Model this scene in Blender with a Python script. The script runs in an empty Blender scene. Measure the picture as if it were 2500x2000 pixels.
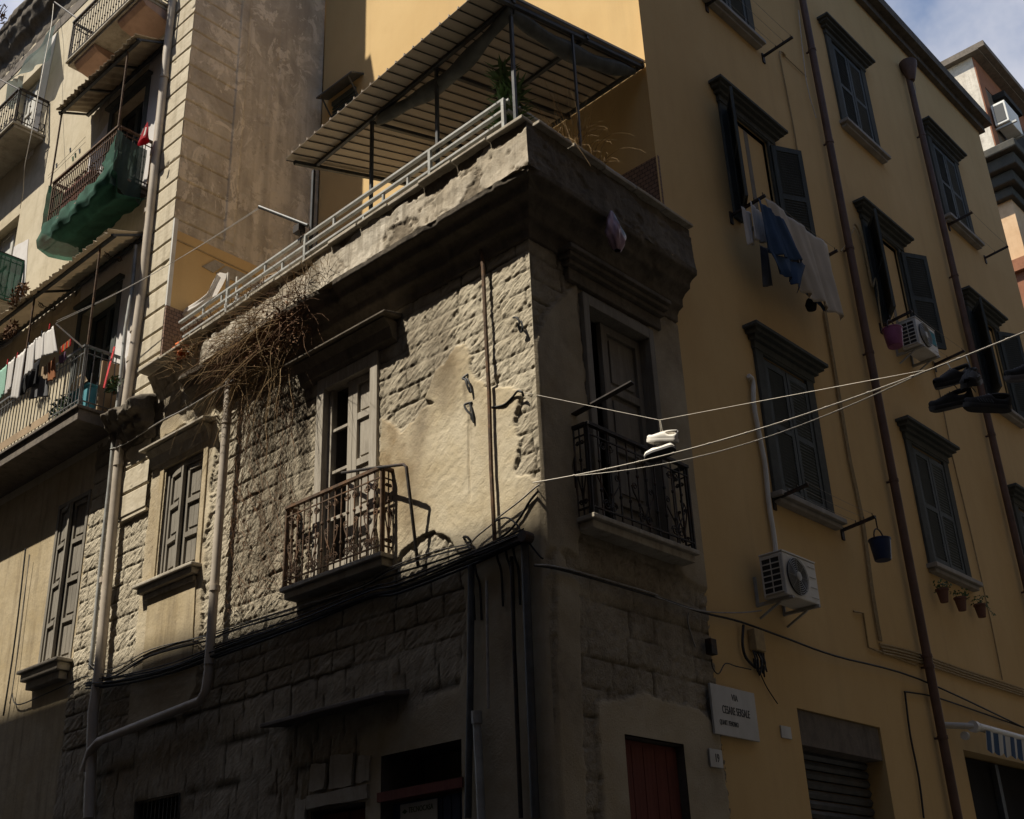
import bpy, bmesh, math, random
import numpy as np
from mathutils import Vector, Matrix
random.seed(7)
SC = bpy.context.scene
COL = SC.collection
PI = math.pi

# ---------------------------------------------------------------- camera, sky, sun, exposure
CAM = np.array([6.18, -7.21, 1.6])
YAW, PITCH, ROLL, FPX = math.radians(131.95), math.radians(25.49), math.radians(-2.44), 2915.0

def cam_axes():
    cy, sy, cp, sp = math.cos(YAW), math.sin(YAW), math.cos(PITCH), math.sin(PITCH)
    fwd = np.array([cy*cp, sy*cp, sp]); right = np.array([sy, -cy, 0.0]); up = np.cross(right, fwd)
    cr, sr = math.cos(ROLL), math.sin(ROLL)
    return np.array([cr*right+sr*up, -sr*right+cr*up, fwd])
AX = cam_axes()
cam_data = bpy.data.cameras.new('camera')
cam_data.sensor_width = 36.0
cam_data.lens = FPX/2500.0*36.0
cam_data.clip_end = 2000.0
cam_obj = bpy.data.objects.new('camera', cam_data)
COL.objects.link(cam_obj)
cam_obj.matrix_world = Matrix(((AX[0][0], AX[1][0], -AX[2][0], CAM[0]),
                               (AX[0][1], AX[1][1], -AX[2][1], CAM[1]),
                               (AX[0][2], AX[1][2], -AX[2][2], CAM[2]), (0, 0, 0, 1)))
SC.camera = cam_obj

SUN_DIR = Vector((0.45, 1.0, -1.9)).normalized()          # the way the light travels
SUN_EL = math.asin(-SUN_DIR.z)
sun_data = bpy.data.lights.new('sun', 'SUN')
sun_data.energy = 5.0
sun_data.angle = math.radians(0.53)
sun_data.color = (1.0, 0.93, 0.80)
sun_obj = bpy.data.objects.new('sun', sun_data)
COL.objects.link(sun_obj)
sun_obj.rotation_euler = SUN_DIR.to_track_quat('-Z', 'Y').to_euler()

world = bpy.data.worlds.new('World')
SC.world = world
world.use_nodes = True
nt = world.node_tree
nt.nodes.clear()
w_out = nt.nodes.new('ShaderNodeOutputWorld')
w_bg = nt.nodes.new('ShaderNodeBackground')
w_sky = nt.nodes.new('ShaderNodeTexSky')
w_sky.sky_type = 'NISHITA'
w_sky.sun_disc = False
w_sky.sun_elevation = SUN_EL
w_sky.sun_rotation = math.atan2(-SUN_DIR.x, -SUN_DIR.y)
w_sky.air_density = 1.0
w_sky.dust_density = 0.6
w_bg.inputs['Strength'].default_value = 0.095
# thin cloud over the blue: a noise laid out on the sky dome
w_tc = nt.nodes.new('ShaderNodeTexCoord')
w_nz = nt.nodes.new('ShaderNodeTexNoise')
w_nz.inputs['Scale'].default_value = 5.0
w_nz.inputs['Detail'].default_value = 6.0
w_nz.inputs['Roughness'].default_value = 0.55
w_rp = nt.nodes.new('ShaderNodeValToRGB')
w_rp.color_ramp.elements[0].position = 0.30
w_rp.color_ramp.elements[1].position = 0.66
w_mx = nt.nodes.new('ShaderNodeMix')
w_mx.data_type = 'RGBA'
w_mx.inputs['B'].default_value = (6.3, 6.05, 6.1, 1)
nt.links.new(w_tc.outputs['Generated'], w_nz.inputs['Vector'])
nt.links.new(w_nz.outputs['Fac'], w_rp.inputs['Fac'])
# the cloud bank stands to the north west, over the roofs; the rest of the dome is clear blue
w_dot = nt.nodes.new('ShaderNodeVectorMath'); w_dot.operation = 'DOT_PRODUCT'
w_dot.inputs[1].default_value = (-0.62, 0.70, 0.36)
w_bank = nt.nodes.new('ShaderNodeMapRange')
w_bank.inputs['From Min'].default_value = 0.35; w_bank.inputs['From Max'].default_value = 0.70
w_mul = nt.nodes.new('ShaderNodeMath'); w_mul.operation = 'MULTIPLY'
nt.links.new(w_tc.outputs['Generated'], w_dot.inputs[0])
nt.links.new(w_dot.outputs['Value'], w_bank.inputs['Value'])
nt.links.new(w_bank.outputs['Result'], w_mul.inputs[0])
nt.links.new(w_rp.outputs['Color'], w_mul.inputs[1])
nt.links.new(w_mul.outputs[0], w_mx.inputs['Factor'])
nt.links.new(w_sky.outputs['Color'], w_mx.inputs['A'])
nt.links.new(w_mx.outputs['Result'], w_bg.inputs['Color'])
nt.links.new(w_bg.outputs['Background'], w_out.inputs['Surface'])

SC.view_settings.view_transform = 'Standard'
SC.view_settings.look = 'None'
SC.view_settings.gamma = 1.0
SC.view_settings.use_curve_mapping = False
SC.view_settings.exposure = 0.70

# ---------------------------------------------------------------- measuring: a sight line met with a real plane
# x = 0 is the plane of the side street's facades, y = 0 the plane of the front street's facades, z up, metres
def _ray(u, v):
    return np.array([(u-1250)/FPX, -(v-1000)/FPX, 1.0]) @ AX
def L(u, v, off=0.0):                                    # on the front street facades, off metres out from them
    r = _ray(u, v); t = (-off-CAM[1])/r[1]
    return Vector(CAM+t*r)
def R(u, v, off=0.0):                                    # on the side street facades
    r = _ray(u, v); t = (off-CAM[0])/r[0]
    return Vector(CAM+t*r)
def crop(x0, y0, k):
    return lambda u, v: (x0+u/k, y0+v/k)
K9, K4 = 2.39556, 4.79111
c1, c2, c3 = crop(0, 0, K9), crop(650, 0, K9), crop(1600, 0, K9)
c4, c5, c6 = crop(0, 640, K9), crop(650, 640, K9), crop(1600, 640, K9)
c7, c8, c9 = crop(0, 1280, K9), crop(800, 1280, K9), crop(1600, 1280, K9)
d1, d2, d3, d4 = crop(0, 0, K4), crop(0, 280, K4), crop(0, 560, K4), crop(0, 840, K4)

# ---------------------------------------------------------------- mesh helpers
class MB:
    def __init__(self):
        self.v = []; self.f = []; self.mi = []; self.cm = 0
    def add(self, vs, fs):
        b = len(self.v)
        self.v.extend([tuple(p) for p in vs])
        self.f.extend([tuple(b+i for i in f) for f in fs]); self.mi.extend([self.cm]*len(fs))
        return self
    def box(self, x0, x1, y0, y1, z0, z1):
        x0, x1 = min(x0, x1), max(x0, x1); y0, y1 = min(y0, y1), max(y0, y1); z0, z1 = min(z0, z1), max(z0, z1)
        vs = [(x0,y0,z0),(x1,y0,z0),(x1,y1,z0),(x0,y1,z0),(x0,y0,z1),(x1,y0,z1),(x1,y1,z1),(x0,y1,z1)]
        return self.add(vs, [(0,3,2,1),(4,5,6,7),(0,1,5,4),(1,2,6,5),(2,3,7,6),(3,0,4,7)])
    def hexa(self, p):                                   # eight corners, bottom ring then top ring
        return self.add(p, [(0,3,2,1),(4,5,6,7),(0,1,5,4),(1,2,6,5),(2,3,7,6),(3,0,4,7)])
    def bar(self, a, b, w, h=None, up=(0,0,1)):
        a, b = Vector(a), Vector(b); h = h or w
        d = (b-a).normalized(); u = Vector(up)
        if abs(d.dot(u)) > 0.98: u = Vector((0,1,0))
        s = d.cross(u).normalized(); t = s.cross(d).normalized()
        s *= w/2; t *= h/2
        return self.hexa([a-s-t, a+s-t, a+s+t, a-s+t, b-s-t, b+s-t, b+s+t, b-s+t])
    def tube(self, pts, r, n=8, caps=True):
        pts = [Vector(p) for p in pts]
        m = len(pts)
        rs = r if isinstance(r, (list, tuple)) else [r]*m
        vs = []; prev = None
        for i, p in enumerate(pts):
            d = (pts[min(i+1, m-1)]-pts[max(i-1, 0)])
            if d.length < 1e-9: d = Vector((0,0,1))
            d.normalize()
            if prev is None:
                a = Vector((0,0,1)) if abs(d.z) < 0.9 else Vector((1,0,0))
                s = d.cross(a).normalized()
            else:
                s = (prev-d*prev.dot(d))
                s = s.normalized() if s.length > 1e-6 else d.orthogonal().normalized()
            prev = s; t = d.cross(s)
            for j in range(n):
                a = 2*PI*j/n
                vs.append(p+(s*math.cos(a)+t*math.sin(a))*rs[i])
        fs = []
        for i in range(m-1):
            for j in range(n):
                k = (j+1) % n
                fs.append((i*n+j, i*n+k, (i+1)*n+k, (i+1)*n+j))
        if caps:
            fs.append(tuple(range(n-1, -1, -1))); fs.append(tuple((m-1)*n+j for j in range(n)))
        return self.add(vs, fs)
    def lathe(self, prof, c, n=20, axis='z'):            # prof: (r, h) pairs
        vs = []
        for r, h in prof:
            for j in range(n):
                a = 2*PI*j/n
                x, y, z = r*math.cos(a), r*math.sin(a), h
                if axis == 'x': x, y, z = z, x, y
                if axis == 'y': x, y, z = x, z, y
                vs.append((c[0]+x, c[1]+y, c[2]+z))
        fs = []
        for i in range(len(prof)-1):
            for j in range(n):
                k = (j+1) % n
                fs.append((i*n+j, i*n+k, (i+1)*n+k, (i+1)*n+j))
        fs.append(tuple(range(n-1, -1, -1))); fs.append(tuple((len(prof)-1)*n+j for j in range(n)))
        return self.add(vs, fs)
    def prism(self, poly, ext):                          # 3D outline pushed along a vector
        poly = [Vector(p) for p in poly]; e = Vector(ext); n = len(poly)
        vs = poly+[p+e for p in poly]
        fs = [tuple(range(n)), tuple(range(2*n-1, n-1, -1))]
        fs += [(i, n+i, n+(i+1) % n, (i+1) % n) for i in range(n)]
        return self.add(vs, fs)
    def grid(self, fn, nu, nv):                          # open sheet fn(s, t), s and t in 0..1
        vs = [fn(i/nu, j/nv) for j in range(nv+1) for i in range(nu+1)]
        fs = [(j*(nu+1)+i, j*(nu+1)+i+1, (j+1)*(nu+1)+i+1, (j+1)*(nu+1)+i) for j in range(nv) for i in range(nu)]
        return self.add(vs, fs)
    def build(self, name, mat, parent=None, smooth=False, bevel=0.0, fix=True, auto=None):
        me = bpy.data.meshes.new(name)
        off = Vector((0,0,0))
        if parent is not None:
            off = origin_of(parent)
        me.from_pydata([(p[0]-off.x, p[1]-off.y, p[2]-off.z) for p in self.v], [], self.f)
        mats = mat if isinstance(mat, (list, tuple)) else [mat]
        for m_ in mats: me.materials.append(m_)
        if len(mats) > 1: me.polygons.foreach_set('material_index', self.mi)
        if fix:
            bm = bmesh.new(); bm.from_mesh(me)
            bmesh.ops.recalc_face_normals(bm, faces=bm.faces)
            bm.to_mesh(me); bm.free()
        if smooth:
            me.polygons.foreach_set('use_smooth', [True]*len(me.polygons))
            if auto: me.set_sharp_from_angle(angle=math.radians(auto))
        me.update()
        o = bpy.data.objects.new(name, me)
        COL.objects.link(o)
        if parent is not None: o.parent = parent
        if bevel > 0:
            b = o.modifiers.new('edge', 'BEVEL'); b.width = bevel; b.segments = 2; b.limit_method = 'ANGLE'
        return o

def origin_of(o):
    p = Vector((0,0,0))
    while o is not None:
        p = p+o.location; o = o.parent
    return p
def tag(o, label=None, cat=None, group=None, kind=None):
    if label: o['label'] = label
    if cat: o['category'] = cat
    if group: o['group'] = group
    if kind: o['kind'] = kind
    return o
def thing(name, label, cat, loc=(0,0,0), group=None):
    o = bpy.data.objects.new(name, None)
    o.empty_display_size = 0.1
    o.location = loc
    COL.objects.link(o)
    return tag(o, label, cat, group)
def part(name, parent):                                  # a part that only gathers sub-parts
    o = bpy.data.objects.new(name, None); o.empty_display_size = 0.05
    COL.objects.link(o); o.parent = parent
    return o
def struct(mb, name, mat, **k):
    return tag(mb.build(name, mat, **k), kind='structure')
def copy_tree(o, parent=None):
    c = o.copy(); COL.objects.link(c)
    if parent is not None: c.parent = parent
    for ch in list(o.children): copy_tree(ch, c)
    return c

# ---------------------------------------------------------------- numeric noise
def _lat(seed):
    return np.random.RandomState(seed).rand(256, 256)
_LC = {}
def vn(X, Y, seed=0):                                    # smooth value noise, -1..1
    if seed not in _LC: _LC[seed] = _lat(seed)
    T = _LC[seed]
    X = np.asarray(X, float); Y = np.asarray(Y, float)
    xi = np.floor(X).astype(int); yi = np.floor(Y).astype(int)
    fx = X-xi; fy = Y-yi
    fx = fx*fx*(3-2*fx); fy = fy*fy*(3-2*fy)
    a = T[xi % 256, yi % 256]; b = T[(xi+1) % 256, yi % 256]
    c = T[xi % 256, (yi+1) % 256]; d = T[(xi+1) % 256, (yi+1) % 256]
    return ((a*(1-fx)+b*fx)*(1-fy)+(c*(1-fx)+d*fx)*fy)*2-1
def fbm(X, Y, seed=0, o=4, g=0.5):
    s = 0; a = 1; t = 0
    for i in range(o):
        s = s+a*vn(X*2**i+17.3*i, Y*2**i-9.1*i, seed+i); t += a; a *= g
    return s/t
def inpoly(X, Z, poly):
    r = np.zeros(X.shape, bool); n = len(poly)
    for i in range(n):
        x1, z1 = poly[i]; x2, z2 = poly[(i+1) % n]
        if z1 == z2: continue
        c = ((z1 > Z) != (z2 > Z)) & (X < (x2-x1)*(Z-z1)/(z2-z1)+x1)
        r ^= c
    return r
def soften(M, n=1):
    M = M.astype(float)
    for _ in range(n):
        P = np.pad(M, 1, mode='edge')
        M = (P[1:-1,1:-1]*4+P[:-2,1:-1]+P[2:,1:-1]+P[1:-1,:-2]+P[1:-1,2:])/8
    return M
def field_mesh(name, P, mat, parent, keep=None, attrs=None, smooth=False):
    """P: (nz, nx, 3) array of world points; keep: (nz-1, nx-1) bool; attrs: {name: (nz, nx)}"""
    nz, nx = P.shape[:2]
    off = origin_of(parent) if parent else Vector((0,0,0))
    idx = np.arange(nz*nx).reshape(nz, nx)
    q = np.stack([idx[:-1,:-1], idx[:-1,1:], idx[1:,1:], idx[1:,:-1]], -1)
    q = q[keep] if keep is not None else q.reshape(-1, 4)
    me = bpy.data.meshes.new(name)
    me.vertices.add(nz*nx)
    me.vertices.foreach_set('co', (P.reshape(-1, 3)-np.array(off)).astype(np.float32).ravel())
    me.loops.add(q.size); me.loops.foreach_set('vertex_index', q.ravel().astype(np.int32))
    me.polygons.add(len(q))
    me.polygons.foreach_set('loop_start', np.arange(0, q.size, 4, dtype=np.int32))
    if smooth: me.polygons.foreach_set('use_smooth', np.ones(len(q), bool))
    me.update(calc_edges=True); me.validate()
    for k, A in (attrs or {}).items():
        at = me.attributes.new(k, 'FLOAT', 'POINT')
        at.data.foreach_set('value', A.reshape(-1).astype(np.float32))
    me.materials.append(mat)
    o = bpy.data.objects.new(name, me); COL.objects.link(o)
    if parent: o.parent = parent
    return o

# ---------------------------------------------------------------- materials
class NT:
    def __init__(self, name):
        self.m = bpy.data.materials.new(name); self.m.use_nodes = True
        self.t = self.m.node_tree; self.b = self.t.nodes['Principled BSDF']
        self.b.inputs['Specular IOR Level'].default_value = 0.25
    def n(self, typ, **k):
        o = self.t.nodes.new('ShaderNode'+typ)
        for a, v in k.items():
            if a in o.inputs: o.inputs[a].default_value = v
            else: setattr(o, a, v)
        return o
    def l(self, a, b): self.t.links.new(a, b)
    def pos(self):
        if not hasattr(self, '_p'): self._p = self.n('NewGeometry').outputs['Position']
        return self._p
    def noise(self, scale, detail=4, rough=0.55, stretch=None, dist=0.0):
        o = self.n('TexNoise'); o.inputs['Scale'].default_value = scale
        o.inputs['Detail'].default_value = detail; o.inputs['Roughness'].default_value = rough
        o.inputs['Distortion'].default_value = dist
        src = self.pos()
        if stretch:
            mp = self.n('Mapping'); mp.inputs['Scale'].default_value = stretch[:3]
            if len(stretch) > 3: mp.inputs['Rotation'].default_value = stretch[3]
            self.l(src, mp.inputs['Vector']); src = mp.outputs['Vector']
        self.l(src, o.inputs['Vector'])
        return o.outputs['Fac']
    def ramp(self, f, a, b, lo=0.0, hi=1.0):
        o = self.n('MapRange'); o.inputs['From Min'].default_value = a; o.inputs['From Max'].default_value = b
        o.inputs['To Min'].default_value = lo; o.inputs['To Max'].default_value = hi
        self.l(f, o.inputs['Value']); return o.outputs['Result']
    def mix(self, f, a, b):
        o = self.n('Mix', data_type='RGBA')
        for s, v in (('Factor', f), ('A', a), ('B', b)):
            if isinstance(v, (tuple, list)): o.inputs[s].default_value = tuple(v)+((1,) if len(v) == 3 else ())
            elif isinstance(v, (int, float)): o.inputs[s].default_value = v
            else: self.l(v, o.inputs[s])
        return o.outputs['Result']
    def math(self, op, a, b=0.0):
        o = self.n('Math', operation=op)
        for i, v in enumerate((a, b)):
            if isinstance(v, (int, float)): o.inputs[i].default_value = v
            else: self.l(v, o.inputs[i])
        return o.outputs[0]
    def attr(self, name):
        o = self.n('Attribute'); o.attribute_name = name; return o.outputs['Fac']
    def col(self, c): 
        if isinstance(c, (tuple, list)): self.b.inputs['Base Color'].default_value = tuple(c)+((1,) if len(c) == 3 else ())
        else: self.l(c, self.b.inputs['Base Color'])
    def rough(self, r):
        if isinstance(r, (int, float)): self.b.inputs['Roughness'].default_value = r
        else: self.l(r, self.b.inputs['Roughness'])
    def bump(self, h, strength=0.5, dist=0.01, prev=None):
        o = self.n('Bump'); o.inputs['Strength'].default_value = strength; o.inputs['Distance'].default_value = dist
        self.l(h, o.inputs['Height'])
        if prev is not None: self.l(prev, o.inputs['Normal'])
        self.l(o.outputs['Normal'], self.b.inputs['Normal']); return o.outputs['Normal']

def simple(name, c, var=0.25, scale=6.0, rough=0.7, bump=0.15, metal=0.0, dirt=None, dirt_amt=0.5, stretch=None, spec=0.25):
    n = NT(name)
    f = n.noise(scale, 5, 0.6, stretch)
    dk = tuple(x*(1-var) for x in c); lt = tuple(min(1, x*(1+var)) for x in c)
    k = n.mix(n.ramp(f, 0.3, 0.7), dk, lt)
    if dirt:
        g = n.noise(scale*0.45+1.3, 6, 0.65, stretch)
        k = n.mix(n.ramp(g, 0.5, 0.68, 0, dirt_amt), k, dirt)
    n.col(k); n.rough(rough); n.b.inputs['Metallic'].default_value = metal
    n.b.inputs['Specular IOR Level'].default_value = spec
    if bump: n.bump(n.noise(scale*9, 5, 0.65), bump, 0.006)
    return n.m

# ================================================================ materials
def m_tuff():
    n = NT('tuff_stone')
    a = n.noise(1.7, 6, 0.6); b = n.noise(9, 6, 0.65); c = n.noise(38, 5, 0.7)
    k = n.mix(n.ramp(a, 0.33, 0.68), (0.33, 0.28, 0.20), (0.49, 0.43, 0.325))
    k = n.mix(n.ramp(b, 0.45, 0.75, 0, 0.55), k, (0.23, 0.19, 0.13))
    k = n.mix(n.ramp(c, 0.35, 0.7, 0, 0.35), k, (0.53, 0.475, 0.375))
    # plaster that is still up: ochre turning to pale lime, with its own marks
    p1 = n.noise(1.1, 5, 0.6, None, 0.4); p2 = n.noise(5.5, 6, 0.6); p3 = n.noise(70, 4, 0.7)
    pk = n.mix(n.ramp(p1, 0.42, 0.6), (0.50, 0.43, 0.31), (0.43, 0.355, 0.235))
    pk = n.mix(n.ramp(p2, 0.4, 0.75, 0, 0.4), pk, (0.52, 0.46, 0.35))
    st = n.attr('stain')
    pk = n.mix(n.math('MULTIPLY', st, n.ramp(p2, 0.2, 0.6, 0.55, 1.0)), pk, (0.20, 0.135, 0.065))
    f = n.attr('plaster')
    k = n.mix(f, k, pk)
    g = n.attr('grime_tone')  # vine stains and streaks, plus the darker foot and head of the wall
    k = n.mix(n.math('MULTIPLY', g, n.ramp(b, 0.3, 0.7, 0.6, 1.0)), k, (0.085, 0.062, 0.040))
    k = n.mix(n.attr('joint'), k, (0.07, 0.058, 0.04))
    n.col(k); n.rough(0.95); n.b.inputs['Specular IOR Level'].default_value = 0.1
    h = n.noise(55, 6, 0.75)
    mp = n.n('Mapping', vector_type='TEXTURE'); mp.inputs['Rotation'].default_value = (0, -0.6, 0); mp.inputs['Scale'].default_value = (4.5, 1, 1)
    n.l(n.pos(), mp.inputs['Vector']); ts = n.n('TexNoise'); ts.inputs['Scale'].default_value = 42; ts.inputs['Detail'].default_value = 5; ts.inputs['Roughness'].default_value = 0.65
    n.l(mp.outputs['Vector'], ts.inputs['Vector']); s = n.math('MULTIPLY', ts.outputs['Fac'], n.math('SUBTRACT', 1.5, n.math('MULTIPLY', n.attr('plaster'), 1.2)))
    hh = n.math('ADD', n.math('MULTIPLY', h, 0.5), s)
    bs = n.bump(hh, 0.9, 0.017)
    return n.m
def m_render(name, a, b, c, sc=1.2, bump=0.35, streak=True, dark=(0.10, 0.085, 0.065), dk=0.5, speck=0.3):
    n = NT(name)
    f = n.noise(sc, 6, 0.62, None, 0.3); g = n.noise(sc*5, 6, 0.68)
    k = n.mix(n.ramp(f, 0.36, 0.64), a, b)
    k = n.mix(n.ramp(g, 0.47, 0.72, 0, 0.75), k, c)
    if streak:
        s = n.noise(2.2, 6, 0.65, (3.2, 3.2, 0.28))
        k = n.mix(n.ramp(s, 0.5, 0.74, 0, dk), k, dark)
    q = n.noise(sc*22, 4, 0.7)
    k = n.mix(n.ramp(q, 0.55, 0.75, 0, speck), k, dark)
    n.col(k); n.rough(0.93); n.b.inputs['Specular IOR Level'].default_value = 0.12
    n.bump(n.math('ADD', n.noise(24, 6, 0.7), n.math('MULTIPLY', g, 1.5)), bump, 0.012)
    return n.m
def m_peel(name, pale, mid, dark, sc=1.0):
    """old wash flaking off in hard-edged patches"""
    n = NT(name)
    f = n.noise(sc, 8, 0.68, (1, 1, 0.8), 0.6); g = n.noise(sc*3.1, 8, 0.7, (1, 1, 0.7), 0.8); s = n.noise(sc*1.3, 6, 0.6, (2.6, 2.6, 0.2))
    k = n.mix(n.ramp(f, 0.40, 0.58), dark, mid)
    k = n.mix(n.ramp(g, 0.53, 0.565), k, pale)
    k = n.mix(n.ramp(n.noise(sc*7, 6, 0.75), 0.56, 0.62, 0, 0.7), k, dark)
    k = n.mix(n.ramp(s, 0.48, 0.66, 0, 0.45), k, tuple(x*0.5 for x in dark))
    n.col(k); n.rough(0.94); n.b.inputs['Specular IOR Level'].default_value = 0.1
    n.bump(n.math('ADD', n.noise(30, 5, 0.7), n.math('MULTIPLY', n.ramp(g, 0.53, 0.565), 0.6)), 0.4, 0.012)
    return n.m
def m_wood(name, a, b, c, rough=0.85):
    n = NT(name)
    g = n.noise(14, 6, 0.7, (3.2, 3.2, 0.16)); w = n.noise(2.0, 5, 0.6); f = n.noise(60, 4, 0.7, (2.5, 2.5, 0.12))
    k = n.mix(n.ramp(g, 0.36, 0.66), a, b)
    k = n.mix(n.ramp(w, 0.5, 0.7, 0, 0.6), k, c)
    k = n.mix(n.ramp(f, 0.55, 0.72, 0, 0.55), k, tuple(x*0.4 for x in a))
    n.col(k); n.rough(rough)
    n.bump(n.math('ADD', g, f), 0.5, 0.006)
    return n.m
def m_cloth(name, c, var=0.15, sheen=0.0):
    n = NT(name)
    f = n.noise(3, 4, 0.5); w = n.noise(160, 2, 0.5)
    k = n.mix(n.ramp(f, 0.3, 0.7), tuple(x*(1-var) for x in c), tuple(min(1, x*(1+var)) for x in c))
    n.col(k); n.rough(0.95); n.bump(w, 0.15, 0.002)
    # thin cloth: some of the light comes through
    tr = n.n('BsdfTranslucent'); n.l(k, tr.inputs['Color'])
    mx = n.n('MixShader'); mx.inputs[0].default_value = 0.3
    out = [x for x in n.t.nodes if x.type == 'OUTPUT_MATERIAL'][0]
    n.l(n.b.outputs[0], mx.inputs[1]); n.l(tr.outputs[0], mx.inputs[2]); n.l(mx.outputs[0], out.inputs['Surface'])
    return n.m
def m_net(name, c, alpha=0.7):
    n = NT(name)
    f = n.noise(5, 5, 0.6, (1, 1, 0.5))
    k = n.mix(n.ramp(f, 0.3, 0.7), tuple(x*0.5 for x in c), c)
    n.col(k); n.rough(0.9)
    tr = n.n('BsdfTransparent'); tl = n.n('BsdfTranslucent'); n.l(k, tl.inputs['Color'])
    m1 = n.n('MixShader'); m1.inputs[0].default_value = 0.35
    m2 = n.n('MixShader'); m2.inputs[0].default_value = alpha
    out = [x for x in n.t.nodes if x.type == 'OUTPUT_MATERIAL'][0]
    n.l(n.b.outputs[0], m1.inputs[1]); n.l(tl.outputs[0], m1.inputs[2])
    n.l(tr.outputs[0], m2.inputs[1]); n.l(m1.outputs[0], m2.inputs[2]); n.l(m2.outputs[0], out.inputs['Surface'])
    return n.m
def m_glass(name, c=(0.02, 0.024, 0.028), rough=0.08):
    n = NT(name); n.col(c); n.rough(rough); n.b.inputs['Specular IOR Level'].default_value = 0.5
    f = n.noise(3, 3, 0.5); n.bump(f, 0.05, 0.01)
    return n.m

M = {}
M['tuff'] = m_tuff()
M['old_render'] = m_render('lime_render', (0.40, 0.345, 0.27), (0.52, 0.47, 0.39), (0.30, 0.255, 0.19), 1.5, 0.55, True, (0.13, 0.11, 0.08), 0.65)
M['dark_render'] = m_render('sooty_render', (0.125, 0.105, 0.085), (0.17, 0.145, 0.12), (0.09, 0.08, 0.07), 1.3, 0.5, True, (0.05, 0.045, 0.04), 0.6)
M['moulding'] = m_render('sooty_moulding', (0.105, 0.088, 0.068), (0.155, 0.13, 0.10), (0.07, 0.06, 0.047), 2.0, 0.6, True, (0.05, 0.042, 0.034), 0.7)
M['pier'] = m_render('pier_render', (0.46, 0.40, 0.30), (0.54, 0.48, 0.37), (0.37, 0.31, 0.215), 0.9, 0.22, True, (0.22, 0.18, 0.12), 0.6, 0.2)
def m_parapet():
    n = NT('cracked_parapet_render')
    f = n.noise(1.5, 6, 0.62, None, 0.3); g = n.noise(7, 6, 0.68); s = n.noise(2.2, 6, 0.65, (3.6, 3.6, 0.3))
    k = n.mix(n.ramp(f, 0.36, 0.64), (0.42, 0.37, 0.295), (0.53, 0.48, 0.40))
    k = n.mix(n.ramp(g, 0.5, 0.75, 0, 0.6), k, (0.33, 0.28, 0.21))
    k = n.mix(n.ramp(n.noise(0.55, 5, 0.6), 0.42, 0.62, 0, 0.6), k, (0.27, 0.215, 0.145))
    k = n.mix(n.ramp(s, 0.46, 0.66, 0, 0.75), k, (0.14, 0.115, 0.08))
    k = n.mix(n.attr('chip'), k, n.mix(n.ramp(g, 0.35, 0.65), (0.10, 0.08, 0.055), (0.22, 0.18, 0.13)))
    n.col(k); n.rough(0.95); n.b.inputs['Specular IOR Level'].default_value = 0.1
    n.bump(n.math('ADD', n.noise(26, 6, 0.7), n.math('MULTIPLY', n.noise(70, 5, 0.7), 0.7)), 0.6, 0.012)
    return n.m
M['parapet'] = m_parapet()
M['beige'] = m_render('beige_render', (0.45, 0.385, 0.27), (0.52, 0.455, 0.34), (0.38, 0.32, 0.22), 0.6, 0.22, True, (0.26, 0.215, 0.15), 0.45, 0.15)
M['lilac'] = m_render('pale_lilac_render', (0.55, 0.52, 0.50), (0.62, 0.59, 0.57), (0.48, 0.45, 0.42), 0.9, 0.2, True, (0.33, 0.30, 0.27), 0.35, 0.1)
M['ochre_old'] = m_render('ochre_render', (0.345, 0.27, 0.16), (0.42, 0.345, 0.23), (0.29, 0.235, 0.155), 1.3, 0.4, True, (0.12, 0.09, 0.055), 0.6)
M['peel'] = m_peel('flaking_wash', (0.66, 0.575, 0.45), (0.58, 0.50, 0.385), (0.38, 0.325, 0.25), 0.9)
def m_yellow():
    n = NT('mustard_paint')
    f = n.noise(0.5, 5, 0.6); g = n.noise(3.5, 5, 0.6, (1, 1, 0.5)); s = n.noise(1.4, 6, 0.6, (3.5, 3.5, 0.14)); q = n.noise(55, 3, 0.6)
    k = n.mix(n.ramp(f, 0.35, 0.65), (0.535, 0.365, 0.165), (0.585, 0.41, 0.195))
    k = n.mix(n.ramp(g, 0.45, 0.75, 0, 0.35), k, (0.49, 0.325, 0.145))
    k = n.mix(n.ramp(s, 0.52, 0.75, 0, 0.22), k, (0.37, 0.265, 0.13))
    k = n.mix(n.ramp(q, 0.5, 0.7, 0, 0.12), k, (0.34, 0.26, 0.15))
    n.col(k); n.rough(0.9); n.b.inputs['Specular IOR Level'].default_value = 0.12
    n.bump(n.noise(45, 4, 0.6), 0.18, 0.006)
    return n.m
M['yellow'] = m_yellow()
M['stucco_white'] = m_render('cracked_white_stucco', (0.50, 0.45, 0.37), (0.60, 0.55, 0.47), (0.36, 0.32, 0.27), 1.1, 0.5, True, (0.20, 0.17, 0.14), 0.5)
M['orange'] = m_render('orange_render', (0.54, 0.36, 0.21), (0.60, 0.42, 0.26), (0.46, 0.30, 0.17), 0.8, 0.15, True, (0.35, 0.2, 0.1), 0.3, 0.1)
M['redbrown'] = m_render('red_brown_render', (0.24, 0.105, 0.06), (0.30, 0.14, 0.08), (0.18, 0.08, 0.05), 1.0, 0.2, True, (0.1, 0.05, 0.035), 0.4)
M['pink'] = m_render('pink_render', (0.36, 0.235, 0.175), (0.43, 0.29, 0.22), (0.30, 0.195, 0.15), 1.2, 0.2, True, (0.2, 0.13, 0.1), 0.4, 0.1)
M['shutter'] = m_wood('dark_green_paint', (0.050, 0.058, 0.055), (0.070, 0.078, 0.073), (0.035, 0.042, 0.042), 0.7)
M['casing'] = m_render('grey_green_casing', (0.068, 0.073, 0.067), (0.09, 0.092, 0.083), (0.052, 0.055, 0.05), 2.5, 0.2, True, (0.045, 0.048, 0.045), 0.5, 0.15)
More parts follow.
